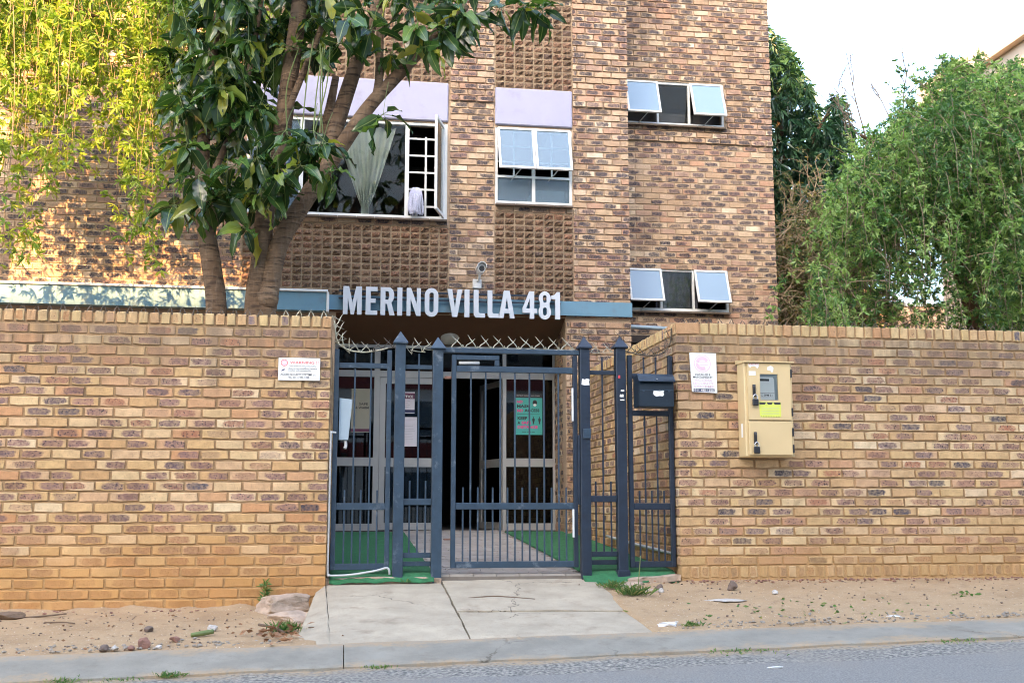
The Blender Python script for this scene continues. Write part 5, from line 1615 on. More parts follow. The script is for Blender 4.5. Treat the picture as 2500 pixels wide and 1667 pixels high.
M['leaf_big'] = leaf_mat('umbrella leaf', [(0.0, (0.018, 0.046, 0.016)), (0.4, (0.032, 0.076, 0.020)), (0.7, (0.055, 0.115, 0.026)), (0.86, (0.10, 0.17, 0.035)), (0.94, (0.20, 0.24, 0.04)), (1.0, (0.36, 0.33, 0.05))], 0.24, 0.22, vein=(0.20, 0.26, 0.08))
M['leaf_left'] = leaf_mat('weeping leaf', [(0.0, (0.085, 0.165, 0.030)), (0.5, (0.22, 0.33, 0.050)), (0.9, (0.36, 0.42, 0.065)), (1.0, (0.46, 0.42, 0.08))], 0.5, 0.45)  # sunlit version: the sun's yellow is partly put into the leaf colour
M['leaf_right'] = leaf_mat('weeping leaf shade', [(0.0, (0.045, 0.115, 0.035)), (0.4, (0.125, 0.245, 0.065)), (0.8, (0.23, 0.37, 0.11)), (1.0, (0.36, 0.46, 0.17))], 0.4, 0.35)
M['leaf_mango'] = leaf_mat('mango leaf', [(0.0, (0.014, 0.050, 0.028)), (0.5, (0.026, 0.080, 0.040)), (1.0, (0.055, 0.13, 0.065))], 0.32, 0.2)
M['leaf_dry'] = leaf_mat('shrub leaf', [(0.0, (0.09, 0.12, 0.05)), (0.6, (0.17, 0.19, 0.085)), (0.9, (0.28, 0.22, 0.08)), (1.0, (0.50, 0.32, 0.06))], 0.6, 0.3)
M['grass'] = leaf_mat('grass', [(0.0, (0.05, 0.13, 0.03)), (0.6, (0.10, 0.20, 0.045)), (1.0, (0.28, 0.26, 0.10))], 0.6, 0.3)
g = G('grey bark')
p = g.pos()
mp = g.n('ShaderNodeMapping', {'Vector': p, 'Scale': (4.0, 4.0, 34.0)})
rg = g.noise(mp, 1.0, 3.0, 0.6)
mp2 = g.n('ShaderNodeMapping', {'Vector': p, 'Scale': (40.0, 40.0, 6.0)})
c = g.ramp(g.noise(p, 5.0, 4.0), [(0.3, (0.092, 0.058, 0.035)), (0.7, (0.18, 0.124, 0.078))])
c = g.mix(g.maprange(rg, 0.53, 0.62, 0.0, 0.85), c, (0.05, 0.034, 0.024))
c = g.mix(g.maprange(g.noise(mp2, 1.0, 3.0), 0.5, 0.7, 0, 0.5), c, (0.16, 0.12, 0.085))
M['bark'] = g.done(g.pbr(c, 0.85, g.bump(g.ma('ADD', rg, g.ma('MULTIPLY', g.noise(mp2, 1.0, 4.0), 0.5)), 0.8, 0.025), spec=0.2))
M['twig_pale'] = plain_mat('pale twig', (0.26, 0.19, 0.12), 0.85, 0.25, 20.0)
M['twig_grey'] = plain_mat('grey twig', (0.14, 0.115, 0.09), 0.9, 0.25, 20.0)
M['petiole'] = plain_mat('green stalk', (0.13, 0.17, 0.05), 0.6, 0.2, 20.0)


def unit(v):
    return v / (np.linalg.norm(v, axis=-1, keepdims=True) + 1e-9)


def leaves_np(P, D, L, W, rs, sag=0.15):
    """thin folded leaves: two triangles on each side of the midrib"""
    n = len(P)
    L = np.broadcast_to(L, (n,))[:, None]
    W = np.broadcast_to(W, (n,))[:, None]
    S = unit(np.cross(D, unit(rs.normal(size=(n, 3)))))
    N = np.cross(S, D)
    mid = P + D * L * 0.5 + np.array([0, 0, -1]) * L * sag * 0.25
    tip = P + D * L + np.array([0, 0, -1]) * L * sag
    a = mid + S * W * 0.5 + N * W * 0.18
    b = mid - S * W * 0.5 + N * W * 0.18
    V = np.stack([P, a, tip, b], 1).reshape(-1, 3)
    i = np.arange(n)[:, None] * 4
    F = np.concatenate([i + np.array([0, 1, 2]), i + np.array([0, 2, 3])], 0)
    return V, F


def rosettes(Q, A, nl, L, W, rs, spread=(0.8, 1.25), sag=0.15):
    n = len(Q)
    P = np.repeat(Q, nl, 0)
    Ax = np.repeat(A, nl, 0)
    az = rs.random(n * nl) * 2 * math.pi
    al = rs.uniform(spread[0], spread[1], n * nl)
    ref = unit(np.cross(Ax, unit(rs.normal(size=(n * nl, 3)))))
    ref2 = np.cross(Ax, ref)
    D = unit(Ax * np.cos(al)[:, None] + (ref * np.cos(az)[:, None] + ref2 * np.sin(az)[:, None]) * np.sin(al)[:, None])
    Ls = L * rs.uniform(0.65, 1.15, n * nl)
    V, F = leaves_np(P, D, Ls, W * rs.uniform(0.8, 1.2, n * nl), rs, sag)
    tone = np.clip(np.repeat(rs.random(n), nl) * 0.7 + rs.random(n * nl) * 0.3, 0, 1)
    return V, F, np.repeat(tone, 4)


def foliage(name, V, F, R_, mat, parent):
    o = link(name, mesh_np(name, V, F, mat, rnd=R_), parent)
    o['kind'] = 'stuff'
    return o


# ---- umbrella tree inside the left wall
UT = thing('umbrella_tree', 'umbrella tree with ringed grey trunks and big glossy leaves behind the left wall', 'tree', (-0.95, 1.2, 0.3))


def limb(name, pts, rads, sides=14, n=7, parent=UT, mat='bark', knob=0.0):
    return tube(name, pts, rads, M[mat], parent, sides, n)


t1 = limb('trunk', [(-1.10, 1.15, 0.2), (-1.17, 1.2, 1.6), (-1.207, 1.2, 2.784), (-1.263, 1.2, 3.202), (-1.351, 1.22, 3.708), (-1.40, 1.3, 4.2), (-1.42, 1.5, 4.9), (-1.36, 1.7, 6.0)], [0.12, 0.11, 0.098, 0.092, 0.085, 0.07, 0.055, 0.04])
t2 = limb('trunk', [(-0.86, 1.2, 0.2), (-0.845, 1.2, 1.6), (-0.836, 1.2, 2.877), (-0.809, 1.2, 3.301), (-0.784, 1.2, 3.816), (-0.677, 1.2, 4.387), (-0.605, 1.2, 5.055), (-0.512, 1.2, 5.966), (-0.44, 1.25, 6.8)], [0.13, 0.12, 0.115, 0.098, 0.088, 0.088, 0.084, 0.080, 0.07])
t3 = limb('trunk', [(-0.80, 1.17, 2.3), (-0.745, 1.17, 2.86), (-0.649, 1.16, 3.434), (-0.424, 1.12, 3.874), (-0.092, 1.1, 4.415), (0.196, 1.1, 4.876), (0.535, 1.15, 5.303), (0.836, 1.2, 5.69), (1.15, 1.2, 6.02)], [0.10, 0.10, 0.088, 0.088, 0.076, 0.068, 0.060, 0.050, 0.04])
link('knot', mesh_np('knot', *(lambda v: (np.array([(a * 0.105, b * 0.10, c * 0.13) for a, b, c in v[0]]), v[1]))((lambda bm: (bmesh.ops.create_icosphere(bm, subdivisions=3, radius=1.0), ([tuple(v.co) for v in bm.verts], [tuple(q.index for q in f.verts) for f in bm.faces]))[1])(bmesh.new())), M['bark'], smooth=True), t3, (-0.735, 1.14, 2.93))
limb('branch', [(-0.30, 1.13, 4.05), (-0.20, 1.2, 4.42), (-0.061, 1.25, 4.952), (0.099, 1.25, 5.504), (0.263, 1.25, 6.021), (0.40, 1.3, 6.6)], [0.085, 0.08, 0.076, 0.070, 0.062, 0.05])
limb('branch', [(-0.34, 1.35, 4.0), (-0.31, 1.4, 4.5), (-0.22, 1.45, 4.85), (-0.15, 1.5, 5.3)], [0.06, 0.055, 0.05, 0.035])
limb('branch', [(0.25, 1.1, 4.95), (0.277, 1.1, 5.151), (0.278, 1.12, 5.607), (0.30, 1.15, 6.1)], [0.045, 0.042, 0.038, 0.03])
limb('branch', [(-0.677, 1.15, 4.387), (-0.60, 1.1, 4.75), (-0.449, 1.1, 5.199), (-0.21, 1.1, 5.896), (-0.12, 1.1, 6.3)], [0.030, 0.034, 0.032, 0.028, 0.02])
limb('branch', [(-1.35, 1.25, 4.0), (-1.15, 1.3, 4.6), (-1.0, 1.4, 5.3), (-0.9, 1.5, 6.2)], [0.035, 0.03, 0.028, 0.02])


def leaf_mesh(seed):
    rs = np.random.default_rng(seed)
    n = 7
    u = np.linspace(0, 1, n)
    wid = 0.36 * np.sin(np.pi * np.clip(u * 0.94 + 0.06, 0, 1) ** 0.85) ** 0.75
    wid[-1] = 0.01
    wid[0] = 0.05
    droop = rs.uniform(0.15, 0.55)
    fold = rs.uniform(0.05, 0.25)
    wave = rs.uniform(0.02, 0.10)
    V, uv = [], []
    for k, q in enumerate(u):
        for s in (-1, -0.5, 0, 0.5, 1):
            z = -droop * q ** 1.8 + abs(s) * wid[k] * fold + wave * math.sin(q * 14 + s * 2 + seed) * abs(s)
            V.append((q * (1 - 0.25 * droop), s * wid[k] * 0.5, z))
            uv.append((q, s * 0.5 + 0.5))
    F = []
    for k in range(n - 1):
        for i in range(4):
            a = k * 5 + i
            F.append((a, a + 5, a + 6, a + 1))
    return np.array(V), np.array(F), np.array(uv)


LV = [leaf_mesh(i) for i in range(9)]
LM = [mesh_np('leaf', V, F, M['leaf_big'], uv, smooth=True) for V, F, uv in LV]
rs = np.random.default_rng(5)
clusters = []      # (hub, petiole start, scale)
expl = [(700, 330, .55), (655, 300, .6), (740, 330, .6), (690, 380, .5), (640, 400, .55), (760, 390, .6), (600, 440, .7), (720, 300, .7), (560, 520, .9), (590, 360, .7), (540, 380, .8), (880, 262, .7), (455, 405, .8), (430, 330, .9), (470, 460, .9), (520, 440, .9), (400, 470, 1.2), (420, 250, 1.0), (985, 105, .8), (960, 60, .9), (900, 120, 1.0), (1020, 70, .9), (1060, 60, .9), (1085, 35, 1.0), (850, 70, .9), (800, 40, .8), (1150, 12, 1.0), (1205, 8, .9), (1245, 22, .9), (940, 20, 1.0), (780, 100, 1.0), (830, 20, 1.0)]
for x, y, d in expl:
    clusters.append((at(x * 1.063, y * 1.063, d), None, 1.0))
while len(clusters) < 172:
    x, y = rs.uniform(395, 735), rs.uniform(-60, 470)
    if x > 640 and y > 130:
        continue
    if x < 470 and y < 120 and rs.random() < 0.6:
        continue
    if y > 260 and rs.random() < 0.45:
        continue
    clusters.append((at(x * 1.063, y * 1.063, rs.uniform(0.8, 2.6)), None, rs.uniform(0.8, 1.1)))
while len(clusters) < 195:
    x, y = rs.uniform(730, 1090), rs.uniform(-80, 75)
    clusters.append((at(x * 1.063, y * 1.063, rs.uniform(0.7, 1.9)), None, rs.uniform(0.75, 1.0)))
LI, PET = [], []
for hub, st, sc in clusters:
    nl = rs.integers(6, 10)
    ph = rs.random() * 6.28
    src = hub + np.array([rs.normal(0, 0.10), rs.normal(0.12, 0.10), rs.uniform(0.22, 0.42)])
    PET.append(catmull([src, (src + hub) / 2 + np.array([0, 0, 0.03]), hub], 3))
    for k in range(nl):
        a = ph + k / nl * 2 * math.pi + rs.normal(0, 0.15)
        el = -rs.uniform(-0.15, 1.2)
        D = np.array([math.cos(a) * math.cos(el), math.sin(a) * math.cos(el), math.sin(el)])
        pl_ = rs.uniform(0.03, 0.09) * sc
        q = hub + D * pl_
        PET.append(np.array([hub, hub + (q - hub) * 0.25, hub + (q - hub) * 0.5, hub + (q - hub) * 0.7, hub + (q - hub) * 0.85, q, q])[:7])
        X = D
        Yv = unit(np.cross(np.array([0, 0, 1.0]), X) + rs.normal(0, 0.5, 3))
        Z = np.cross(X, Yv)
        Yv = np.cross(Z, X)
        R3 = np.stack([X, unit(Yv), unit(Z)], 1)
        s = rs.uniform(0.19, 0.37) * sc
        px, py, w_ = seen(q + D * s / 2)
        vis = -30 < px < 2530 and -30 < py < 1000
        LI.append((w_ if vis else 99, q, R3, s, rs.integers(len(LM)), rs.random()))
LI.sort(key=lambda t: t[0])
for t in LI[:320]:
    e = Matrix([list(r_) for r_ in t[2]]).to_euler()
    link('leaf', LM[t[4]], UT, t[1], e, (t[3], t[3] * rs.uniform(0.85, 1.2), t[3]))
Vs, Fs, Us, Rs, k = [], [], [], [], 0
for t in LI[320:]:
    V, F, uv = LV[t[4]]
    Vs.append((V * t[3]) @ t[2].T + t[1])
    Fs.append(F + k)
    Us.append(uv)
    Rs.append(np.full(len(V), t[5] * 0.9))
    k += len(V)
o = link('crown', mesh_np('crown', np.vstack(Vs), np.vstack(Fs), M['leaf_big'], np.vstack(Us), np.concatenate(Rs), smooth=True), UT)
o['kind'] = 'stuff'
pm = max(len(p_) for p_ in PET)
PP = np.array([p_ if len(p_) == pm else np.vstack([p_, np.repeat(p_[-1:], pm - len(p_), 0)]) for p_ in PET])
V, F = tubes(PP, 0.0035, 3)
o = link('petioles', mesh_np('petioles', V, F, M['petiole']), UT)
o['kind'] = 'stuff'
# long hanging flower stalks
st = []
for x, y, d in ((735, 190, .9), (742, 200, .85), (748, 190, .95), (720, 180, .9), (690, 190, 1.0), (760, 180, .9)):
    a = at(x * 1.063, (y - 90) * 1.063, d)
    b = at((x + rs.uniform(-40, 5)) * 1.063, (y + 120) * 1.063, d)
    st.append(catmull([a, (a + b) / 2 + np.array([rs.normal(0, 0.03), 0, 0]), b], 5))
V, F = tubes(np.array(st), 0.006, 4)
o = link('stalks', mesh_np('stalks', V, F, M['petiole']), UT)
o['kind'] = 'stuff'

# ---- weeping tree on the left, lit by the sun
WL = thing('weeping_tree', 'weeping tree with sunlit yellow green leaf tufts hanging into the upper left corner', 'tree', (-4.9, 2.8, 0.3))
rs = np.random.default_rng(21)
limb('trunk', [(-4.9, 2.8, 0.2), (-4.85, 2.8, 2.5), (-4.75, 2.75, 4.5), (-4.5, 2.7, 6.2), (-4.2, 2.6, 7.5)], [0.26, 0.22, 0.19, 0.15, 0.1], parent=WL)
limb('limb', [(-4.6, 2.75, 5.6), (-3.9, 2.6, 6.7), (-3.0, 2.5, 7.1), (-2.0, 2.4, 7.0), (-1.4, 2.4, 6.7)], [0.11, 0.09, 0.07, 0.05, 0.025], parent=WL)
limb('limb', [(-4.4, 2.7, 6.4), (-3.7, 2.9, 7.3), (-2.6, 3.0, 7.6), (-1.7, 3.0, 7.4)], [0.10, 0.08, 0.06, 0.03], parent=WL)
limb('limb', [(-4.8, 2.75, 5.0), (-4.2, 2.2, 5.9), (-3.4, 2.0, 6.2), (-2.6, 2.0, 6.0)], [0.09, 0.07, 0.05, 0.02], parent=WL)
env_x = np.array([-120, 0, 60, 85, 120, 180, 250, 275, 300, 340, 360, 400, 440, 480, 540, 620])
env_y = np.array([640, 650, 640, 480, 420, 400, 380, 520, 630, 640, 520, 440, 380, 260, 190, 110])
ns = 400
m = 16
sx_ = rs.choice(620 + 120, ns) - 120 + rs.random(ns)
keep = rs.random(ns) < np.where(sx_ < 330, 1.0, np.where(sx_ < 440, 0.75, 0.33))
sx_ = sx_[keep]
ns = len(sx_)
low = np.interp(sx_, env_x, env_y)
ey = np.where(rs.random(ns) < 0.16, low * rs.uniform(0.8, 1.0, ns), low * rs.uniform(0.02, 0.62, ns))
dep = rs.uniform(1.7, 3.5, ns)
paths, Q, A = [], [], []
for i in range(ns):
    e = at(sx_[i] * 1.063, ey[i] * 1.063, dep[i])
    ztop = rs.uniform(6.2, 7.4)
    t = np.linspace(0, 1, m)
    x = e[0] + (1 - t) ** 2 * rs.normal(0, 0.22) + 0.025 * np.sin(t * rs.uniform(5, 12) + rs.random() * 6)
    y = dep[i] + (1 - t) ** 2 * rs.normal(0, 0.2) + 0.025 * np.sin(t * rs.uniform(5, 12) + rs.random() * 6)
    z = ztop + (e[2] - ztop) * t
    pth = np.stack([x, y, z], -1)
    paths.append(pth)
    ln = ztop - e[2]
    nr = max(2, int(ln / 0.09))
    tt = np.clip(rs.random(nr) * 1.02, 0, 1)
    # bare stretches show the brown strings
    if rs.random() < 0.25:
        tt = tt[tt > rs.uniform(0.4, 0.8)]
    q = np.stack([np.interp(tt, t, pth[:, c_]) for c_ in range(3)], -1) + rs.normal(0, 0.08, (len(tt), 3)) * np.array([1.2, 1, 0.8])
    Q.append(q)
    A.append(unit(np.stack([rs.normal(0, 0.6, len(tt)), rs.normal(-0.35, 0.6, len(tt)), rs.normal(-0.35, 0.5, len(tt))], -1)))
V, F = tubes(np.array(paths), np.linspace(0.0055, 0.0025, m)[None, :], 3)
o = link('hanging_twigs', mesh_np('hanging_twigs', V, F, M['twig_pale']), WL)
o['kind'] = 'stuff'
V, F, R_ = rosettes(np.vstack(Q), np.vstack(A), 8, 0.108, 0.026, rs)
foliage('crown', V, F, R_, M['leaf_left'], WL)

# ---- weeping tree on the right, in the shade
WR = thing('weeping_tree', 'broad weeping tree with green leaf tufts filling the right side above the wall', 'tree', (8.6, 4.4, 0.3))
limb('trunk', [(8.6, 4.4, 0.2), (8.55, 4.4, 2.5), (8.45, 4.4, 4.0), (8.5, 4.4, 5.6), (8.8, 4.5, 7.0)], [0.16, 0.13, 0.10, 0.08, 0.05], parent=WR)
limb('limb', [(8.45, 4.4, 3.6), (7.9, 4.0, 4.6), (7.2, 3.7, 5.4), (6.5, 3.5, 5.7)], [0.10, 0.08, 0.05, 0.02], parent=WR)
limb('limb', [(8.5, 4.4, 4.4), (9.2, 4.0, 5.6), (9.9, 3.8, 6.6)], [0.10, 0.07, 0.03], parent=WR)
limb('limb', [(8.45, 4.4, 4.0), (8.0, 4.9, 5.2), (7.7, 5.0, 6.2)], [0.09, 0.06, 0.02], parent=WR)
limb('limb', [(8.5, 4.4, 3.0), (8.0, 3.6, 3.5), (7.5, 3.2, 3.9)], [0.07, 0.05, 0.02], parent=WR)
rs = np.random.default_rng(33)
ox = np.array([1985, 2030, 2070, 2130, 2190, 2240, 2300, 2370, 2440, 2540, 2700])
oy = np.array([650, 520, 430, 380, 325, 280, 220, 185, 185, 185, 180])
ns, m = 1750, 14
paths, Q, A = [], [], []
for i in range(ns):
    px = rs.uniform(1980, 2660)
    top = np.interp(px, ox, oy) + 28 * math.sin(px * 0.045) + 18 * math.sin(px * 0.11)
    d = rs.uniform(2.2, 5.6)
    f = rs.random() ** 1.5
    py = top + f * (830 - top) * 0.95
    # hollow, see-through area low down
    if 2090 < px < 2340 and py > 540 and rs.random() < 0.5:
        continue
    thin = 2080 < px < 2350 and py > 520
    if px < 2110 and py > 520 and rs.random() < 0.85:
        continue
    s0 = at(px, py, d)
    ln = rs.uniform(0.35, 1.25)
    if 2080 < px < 2350:
        ln = min(ln, max(0.15, (rs.uniform(620, 830) - py) / 190))
    if s0[2] - ln < 2.2:
        ln = max(0.2, s0[2] - 2.2)
    t = np.linspace(0, 1, m)
    out = rs.normal(0, 0.28, 2)
    x = s0[0] + out[0] * np.sin(t * 1.5) + 0.02 * np.sin(t * 9 + rs.random() * 6)
    y = d + (out[1] - 0.12) * np.sin(t * 1.5) + 0.02 * np.sin(t * 8 + rs.random() * 6)
    z = s0[2] + 0.16 * np.sin(np.clip(t * 2.6, 0, math.pi)) * rs.random() - ln * t ** 1.5
    pth = np.stack([x, y, z], -1)
    paths.append(pth)
    nr = int((5 + ln / 0.06) * (0.55 if thin else 1.0))
    tt = rs.random(nr)
    q = np.stack([np.interp(tt, t, pth[:, c_]) for c_ in range(3)], -1) + rs.normal(0, 0.05, (nr, 3))
    Q.append(q)
    A.append(unit(np.stack([rs.normal(0, 0.6, nr), rs.normal(-0.3, 0.6, nr), rs.normal(0.1, 0.6, nr)], -1)))
# loose shoots standing out of the crown against the sky
for i in range(90):
    px = rs.uniform(2090, 2420)
    py = np.interp(px, ox, oy) + rs.uniform(-15, 25)
    s0 = at(px, py, rs.uniform(3, 5))
    t = np.linspace(0, 1, m)
    h_, lx = rs.uniform(0.2, 0.5), rs.normal(-0.1, 0.2)
    pth = np.stack([s0[0] + lx * t + 0.02 * np.sin(9 * t), s0[1] + 0 * t, s0[2] + h_ * t - 0.12 * t * t], -1)
    paths.append(pth)
    tt = rs.random(9)
    Q.append(np.stack([np.interp(tt, t, pth[:, c_]) for c_ in range(3)], -1) + rs.normal(0, 0.02, (9, 3)))
    A.append(unit(np.stack([rs.normal(0, 0.5, 9), rs.normal(0, 0.5, 9), rs.normal(0.6, 0.5, 9)], -1)))
V, F = tubes(np.array(paths), np.linspace(0.0065, 0.003, m)[None, :], 3)
o = link('hanging_twigs', mesh_np('hanging_twigs', V, F, M['twig_pale']), WR)
o['kind'] = 'stuff'
V, F, R_ = rosettes(np.vstack(Q), np.vstack(A), 9, 0.080, 0.020, rs)
R_ = np.clip(R_ * 0.5 + np.repeat(np.concatenate([np.full(len(q) * 9, t_) for q, t_ in zip(Q, rs.random(len(Q)))]), 4) * 0.5, 0, 1)
foliage('crown', V, F, R_, M['leaf_right'], WR)

# ---- dark mango-like tree behind the corner of the building
MT = thing('mango_tree', 'dark green tree with long drooping leaves beside the corner of the building', 'tree', (7.6, 8.4, 0.3))
limb('trunk', [(7.6, 8.4, 0.2), (7.55, 8.4, 3.5), (7.5, 8.4, 6.0), (7.4, 8.4, 8.2)], [0.22, 0.18, 0.12, 0.05], parent=MT)
rs = np.random.default_rng(44)
for k in range(6):
    a = k * 1.05
    limb('limb', [(7.55, 8.4, 3.0 + 0.7 * k), (7.55 + 0.5 * math.cos(a), 8.4 + 0.5 * math.sin(a), 3.6 + 0.7 * k), (7.55 + 1.0 * math.cos(a), 8.4 + 0.9 * math.sin(a), 3.9 + 0.75 * k)], [0.07, 0.05, 0.02], sides=8, parent=MT)
n = 1700
px = rs.uniform(1850, 2075, n)
ex = np.interp(px, [1850, 1890, 1930, 1950, 1985, 2005, 2035, 2055, 2075], [60, 85, 130, 150, 245, 330, 220, 250, 330])
py = ex + (830 - ex) * rs.random(n) ** 1.15
dp = rs.uniform(7.4, 9.4, n)
Q = np.array([at(px[i], py[i], dp[i]) for i in range(n)])
A = unit(np.stack([rs.normal(0, 0.4, n), rs.normal(-0.4, 0.4, n), rs.normal(-0.15, 0.4, n)], -1))
V, F, R_ = rosettes(Q, A, 11, 0.22, 0.046, rs, (0.5, 1.4), 0.45)
foliage('crown', V, F, R_, M['leaf_mango'], MT)

# ---- dry tangled shrub and the bare stems above it
DS = thing('dry_shrub', 'tangled thin-leaved shrub between the building corner and the weeping tree', 'shrub', (7.2, 6.2, 0.3))
rs = np.random.default_rng(55)
paths, Q = [], []
m = 12
for i in range(900):
    px, py = rs.uniform(1870, 2150), rs.uniform(430, 830)
    if py < 430 + abs(px - 1990) * 1.1:
        py = 830 - rs.random() * 250
    s0 = at(px, py, rs.uniform(5.9, 6.9))
    t = np.linspace(0, 1, m)
    a, ln = rs.normal(0.6, 0.9), rs.uniform(0.5, 1.4)
    pth = np.stack([s0[0] + ln * 0.7 * math.cos(a) * t + 0.04 * np.sin(7 * t + i), s0[1] + rs.normal(0, 0.2) * t, s0[2] + ln * (math.sin(a) * t - 0.55 * t * t)], -1)
    paths.append(pth)
    tt = rs.random(5)
    Q.append(np.stack([np.interp(tt, t, pth[:, c_]) for c_ in range(3)], -1))
V, F = tubes(np.array(paths), np.linspace(0.008, 0.003, m)[None, :], 3)
o = link('stems', mesh_np('stems', V, F, M['twig_pale']), DS)
o['kind'] = 'stuff'
Q = np.vstack(Q)
V, F, R_ = rosettes(Q, unit(rs.normal(size=Q.shape)), 6, 0.07, 0.020, rs)
foliage('leaves', V, F, R_, M['leaf_dry'], DS)
BS = thing('bare_sapling', 'thin leafless stems standing against the sky right of the building', 'sapling', (7.9, 6.6, 0.3))
paths = []


def twig(p0, d, ln, lev, r):
    t = np.linspace(0, 1, m)
    bend = rs.normal(0, 0.12, 3)
    pth = p0 + d * ln * t[:, None] + bend * ln * (t ** 2)[:, None] + np.stack([0.012 * np.sin(8 * t), 0 * t, 0 * t], -1)
    paths.append((pth, r))
    if lev > 0:
        for q in (0.35, 0.55, 0.75, 0.9):
            if rs.random() < 0.85:
                dd = unit(d + rs.normal(0, 0.42, 3) * np.array([1, 0.5, 0.6]))
                twig(pth[int(q * (m - 1))], dd, ln * rs.uniform(0.3, 0.55), lev - 1, r * 0.6)


for x, y, l_ in ((2125, 330, 1.5), (2140, 345, 1.3), (2190, 310, 1.2), (2095, 350, 1.0), (2215, 290, 1.1)):
    s0 = at(x, y + 60, 6.5)
    tw0 = s0 * np.array([0.2, 0.2, 0]) + np.array([7.9, 6.6, 0]) * 0.8 + np.array([0, 0, 1.5])
    paths.append((catmull([tw0, (tw0 + s0) / 2, s0], 6)[np.linspace(0, 12, m).astype(int)], 0.016))
    twig(s0, unit(np.array([rs.normal(-0.05, 0.2), rs.normal(0, 0.1), 1.0])), l_, 2, 0.017)
V, F = tubes(np.array([p_ for p_, r in paths]), np.array([[r * (1 - 0.6 * k / (m - 1)) for k in range(m)] for p_, r in paths]), 4)
o = link('branches', mesh_np('branches', V, F, M['twig_grey']), BS)

# ------------------------------------------------------------------ stones, litter, weeds
def gnd(x, y):
    return float(verge_z(x, y)) + 0.004


for x, y, s, mt, lab in ((-1.33, -1.09, (0.11, 0.07, 0.05), 'stone', 'flat dark brown stone lying alone on the left dirt verge'), (-1.49, -1.80, (0.085, 0.06, 0.05), 'stone', 'rounded brown stone at the kerb edge, leftmost of the kerb stones'), (-1.425, -1.80, (0.06, 0.05, 0.045), 'stone_pale', 'grey stone touching the rounded brown one at the kerb'),
                         (-1.25, -1.74, (0.085, 0.06, 0.085), 'stone_red', 'upright reddish stone at the kerb, tallest of the kerb stones'), (-1.325, -1.80, (0.09, 0.05, 0.035), 'stone_red', 'low reddish stone leaning beside the tall kerb stone'), (-1.085, -1.55, (0.075, 0.06, 0.055), 'stone_red', 'small red brown stone between the kerb stones and the green stick'),
                         (-1.15, -1.80, (0.05, 0.04, 0.03), 'stone_pale', 'small bluish stone at the kerb, rightmost of the kerb stones'), (-0.885, -1.13, (0.11, 0.08, 0.06), 'stone_pale', 'pale lump of stone above the green stick'), (3.206, -0.46, (0.13, 0.09, 0.09), 'stone', 'dark broken stone at the foot of the right wall'),
                         (3.494, -0.67, (0.07, 0.05, 0.04), 'stone_pale', 'small pale stone right of the dark one on the right verge'), (2.60, -0.41, (0.09, 0.06, 0.06), 'stone', 'dark stone on the broken footing below the letterbox panel'), (2.58, -0.52, (0.06, 0.05, 0.05), 'stone_pale', 'pale stone just in front of the dark one by the broken footing')):
    tag(lump('stone', (x, y, gnd(x, y) + s[2] * 0.3), s, M[mt], int(abs(x * 997 + y * 331)), rot=random.random() * 3), lab, 'stone', 'loose stones')
tag(lump('rubble_lump', (-0.42, -0.22, 0.19), (0.62, 0.40, 0.22), M['concrete_rough'], 77, sub=4, rot=0.35), 'large pinkish lump of broken concrete between the left wall foot and the ramp', 'rubble')
tag(lump('rubble_lump', (-0.36, -0.62, 0.135), (0.34, 0.50, 0.14), M['concrete_rough'], 81, sub=4, rot=0.2), 'low crumbled concrete heap in front of the large lump beside the ramp', 'rubble')
tag(lump('rubble_lump', (2.38, -0.18, 0.29), (0.46, 0.34, 0.14), M['concrete_rough'], 92, sub=4, rot=0.1), 'crumbled concrete lump around the foot of the fourth gate post', 'rubble')
tag(lump('rubble_lump', (2.45, -0.42, 0.27), (0.40, 0.24, 0.10), M['concrete_rough'], 95, sub=4, rot=-0.2), 'flat broken concrete piece before the fourth gate post', 'rubble')
tag(lump('concrete_patch', (3.0, -0.88, gnd(3.0, -0.88) - 0.002), (0.38, 0.22, 0.024), M['stone_pale'], 101, rot=0.1), 'flat pale concrete patch set in the right dirt verge', 'concrete')
M['plastic'] = plain_mat('white plastic', (0.70, 0.70, 0.70), 0.4, 0.05)
tag(lump('plastic_bag', (2.29, -1.70, gnd(2.29, -1.7) + 0.012), (0.20, 0.08, 0.045), M['plastic'], 103, rot=0.1, rough=0.9), 'crumpled white plastic at the kerb right of the ramp', 'litter')
tag(lump('paper_scrap', (4.01, -1.64, gnd(4.01, -1.64)), (0.12, 0.06, 0.012), M['paper'], 107), 'pale flat scrap on the right verge near the kerb', 'litter')
tag(lump('paper_scrap', (2.52, -3.10, float(kf_z(2.52)) - 0.018), (0.11, 0.02, 0.012), M['paper'], 109), 'white paper strip on the asphalt', 'litter')
tag(tube('green_stick', [(-1.0, -1.40, gnd(-1.0, -1.4) + 0.015), (-0.93, -1.37, gnd(-.93, -1.37) + 0.02), (-0.86, -1.33, gnd(-.86, -1.33) + 0.025)], [0.014, 0.018, 0.016], M['petiole'], None, 8, 4), 'thick green stick on the left verge', 'stick')
tag(tube('dry_twig', [(-2.42, -0.42, gnd(-2.4, -.42) + 0.012), (-2.25, -0.36, gnd(-2.25, -.36) + 0.012), (-2.07, -0.30, gnd(-2.07, -.3) + 0.02)], 0.007, M['twig'], None, 5, 4), 'long dry twig at the foot of the left wall', 'twig')
tag(tube('dry_twig', [(-2.15, -0.62, gnd(-2.15, -.62) + 0.008), (-2.0, -0.66, gnd(-2.0, -.66) + 0.012), (-1.92, -0.69, gnd(-1.92, -.69) + 0.006)], 0.005, M['twig'], None, 5, 4), 'short curved twig on the dirt at far left', 'twig')
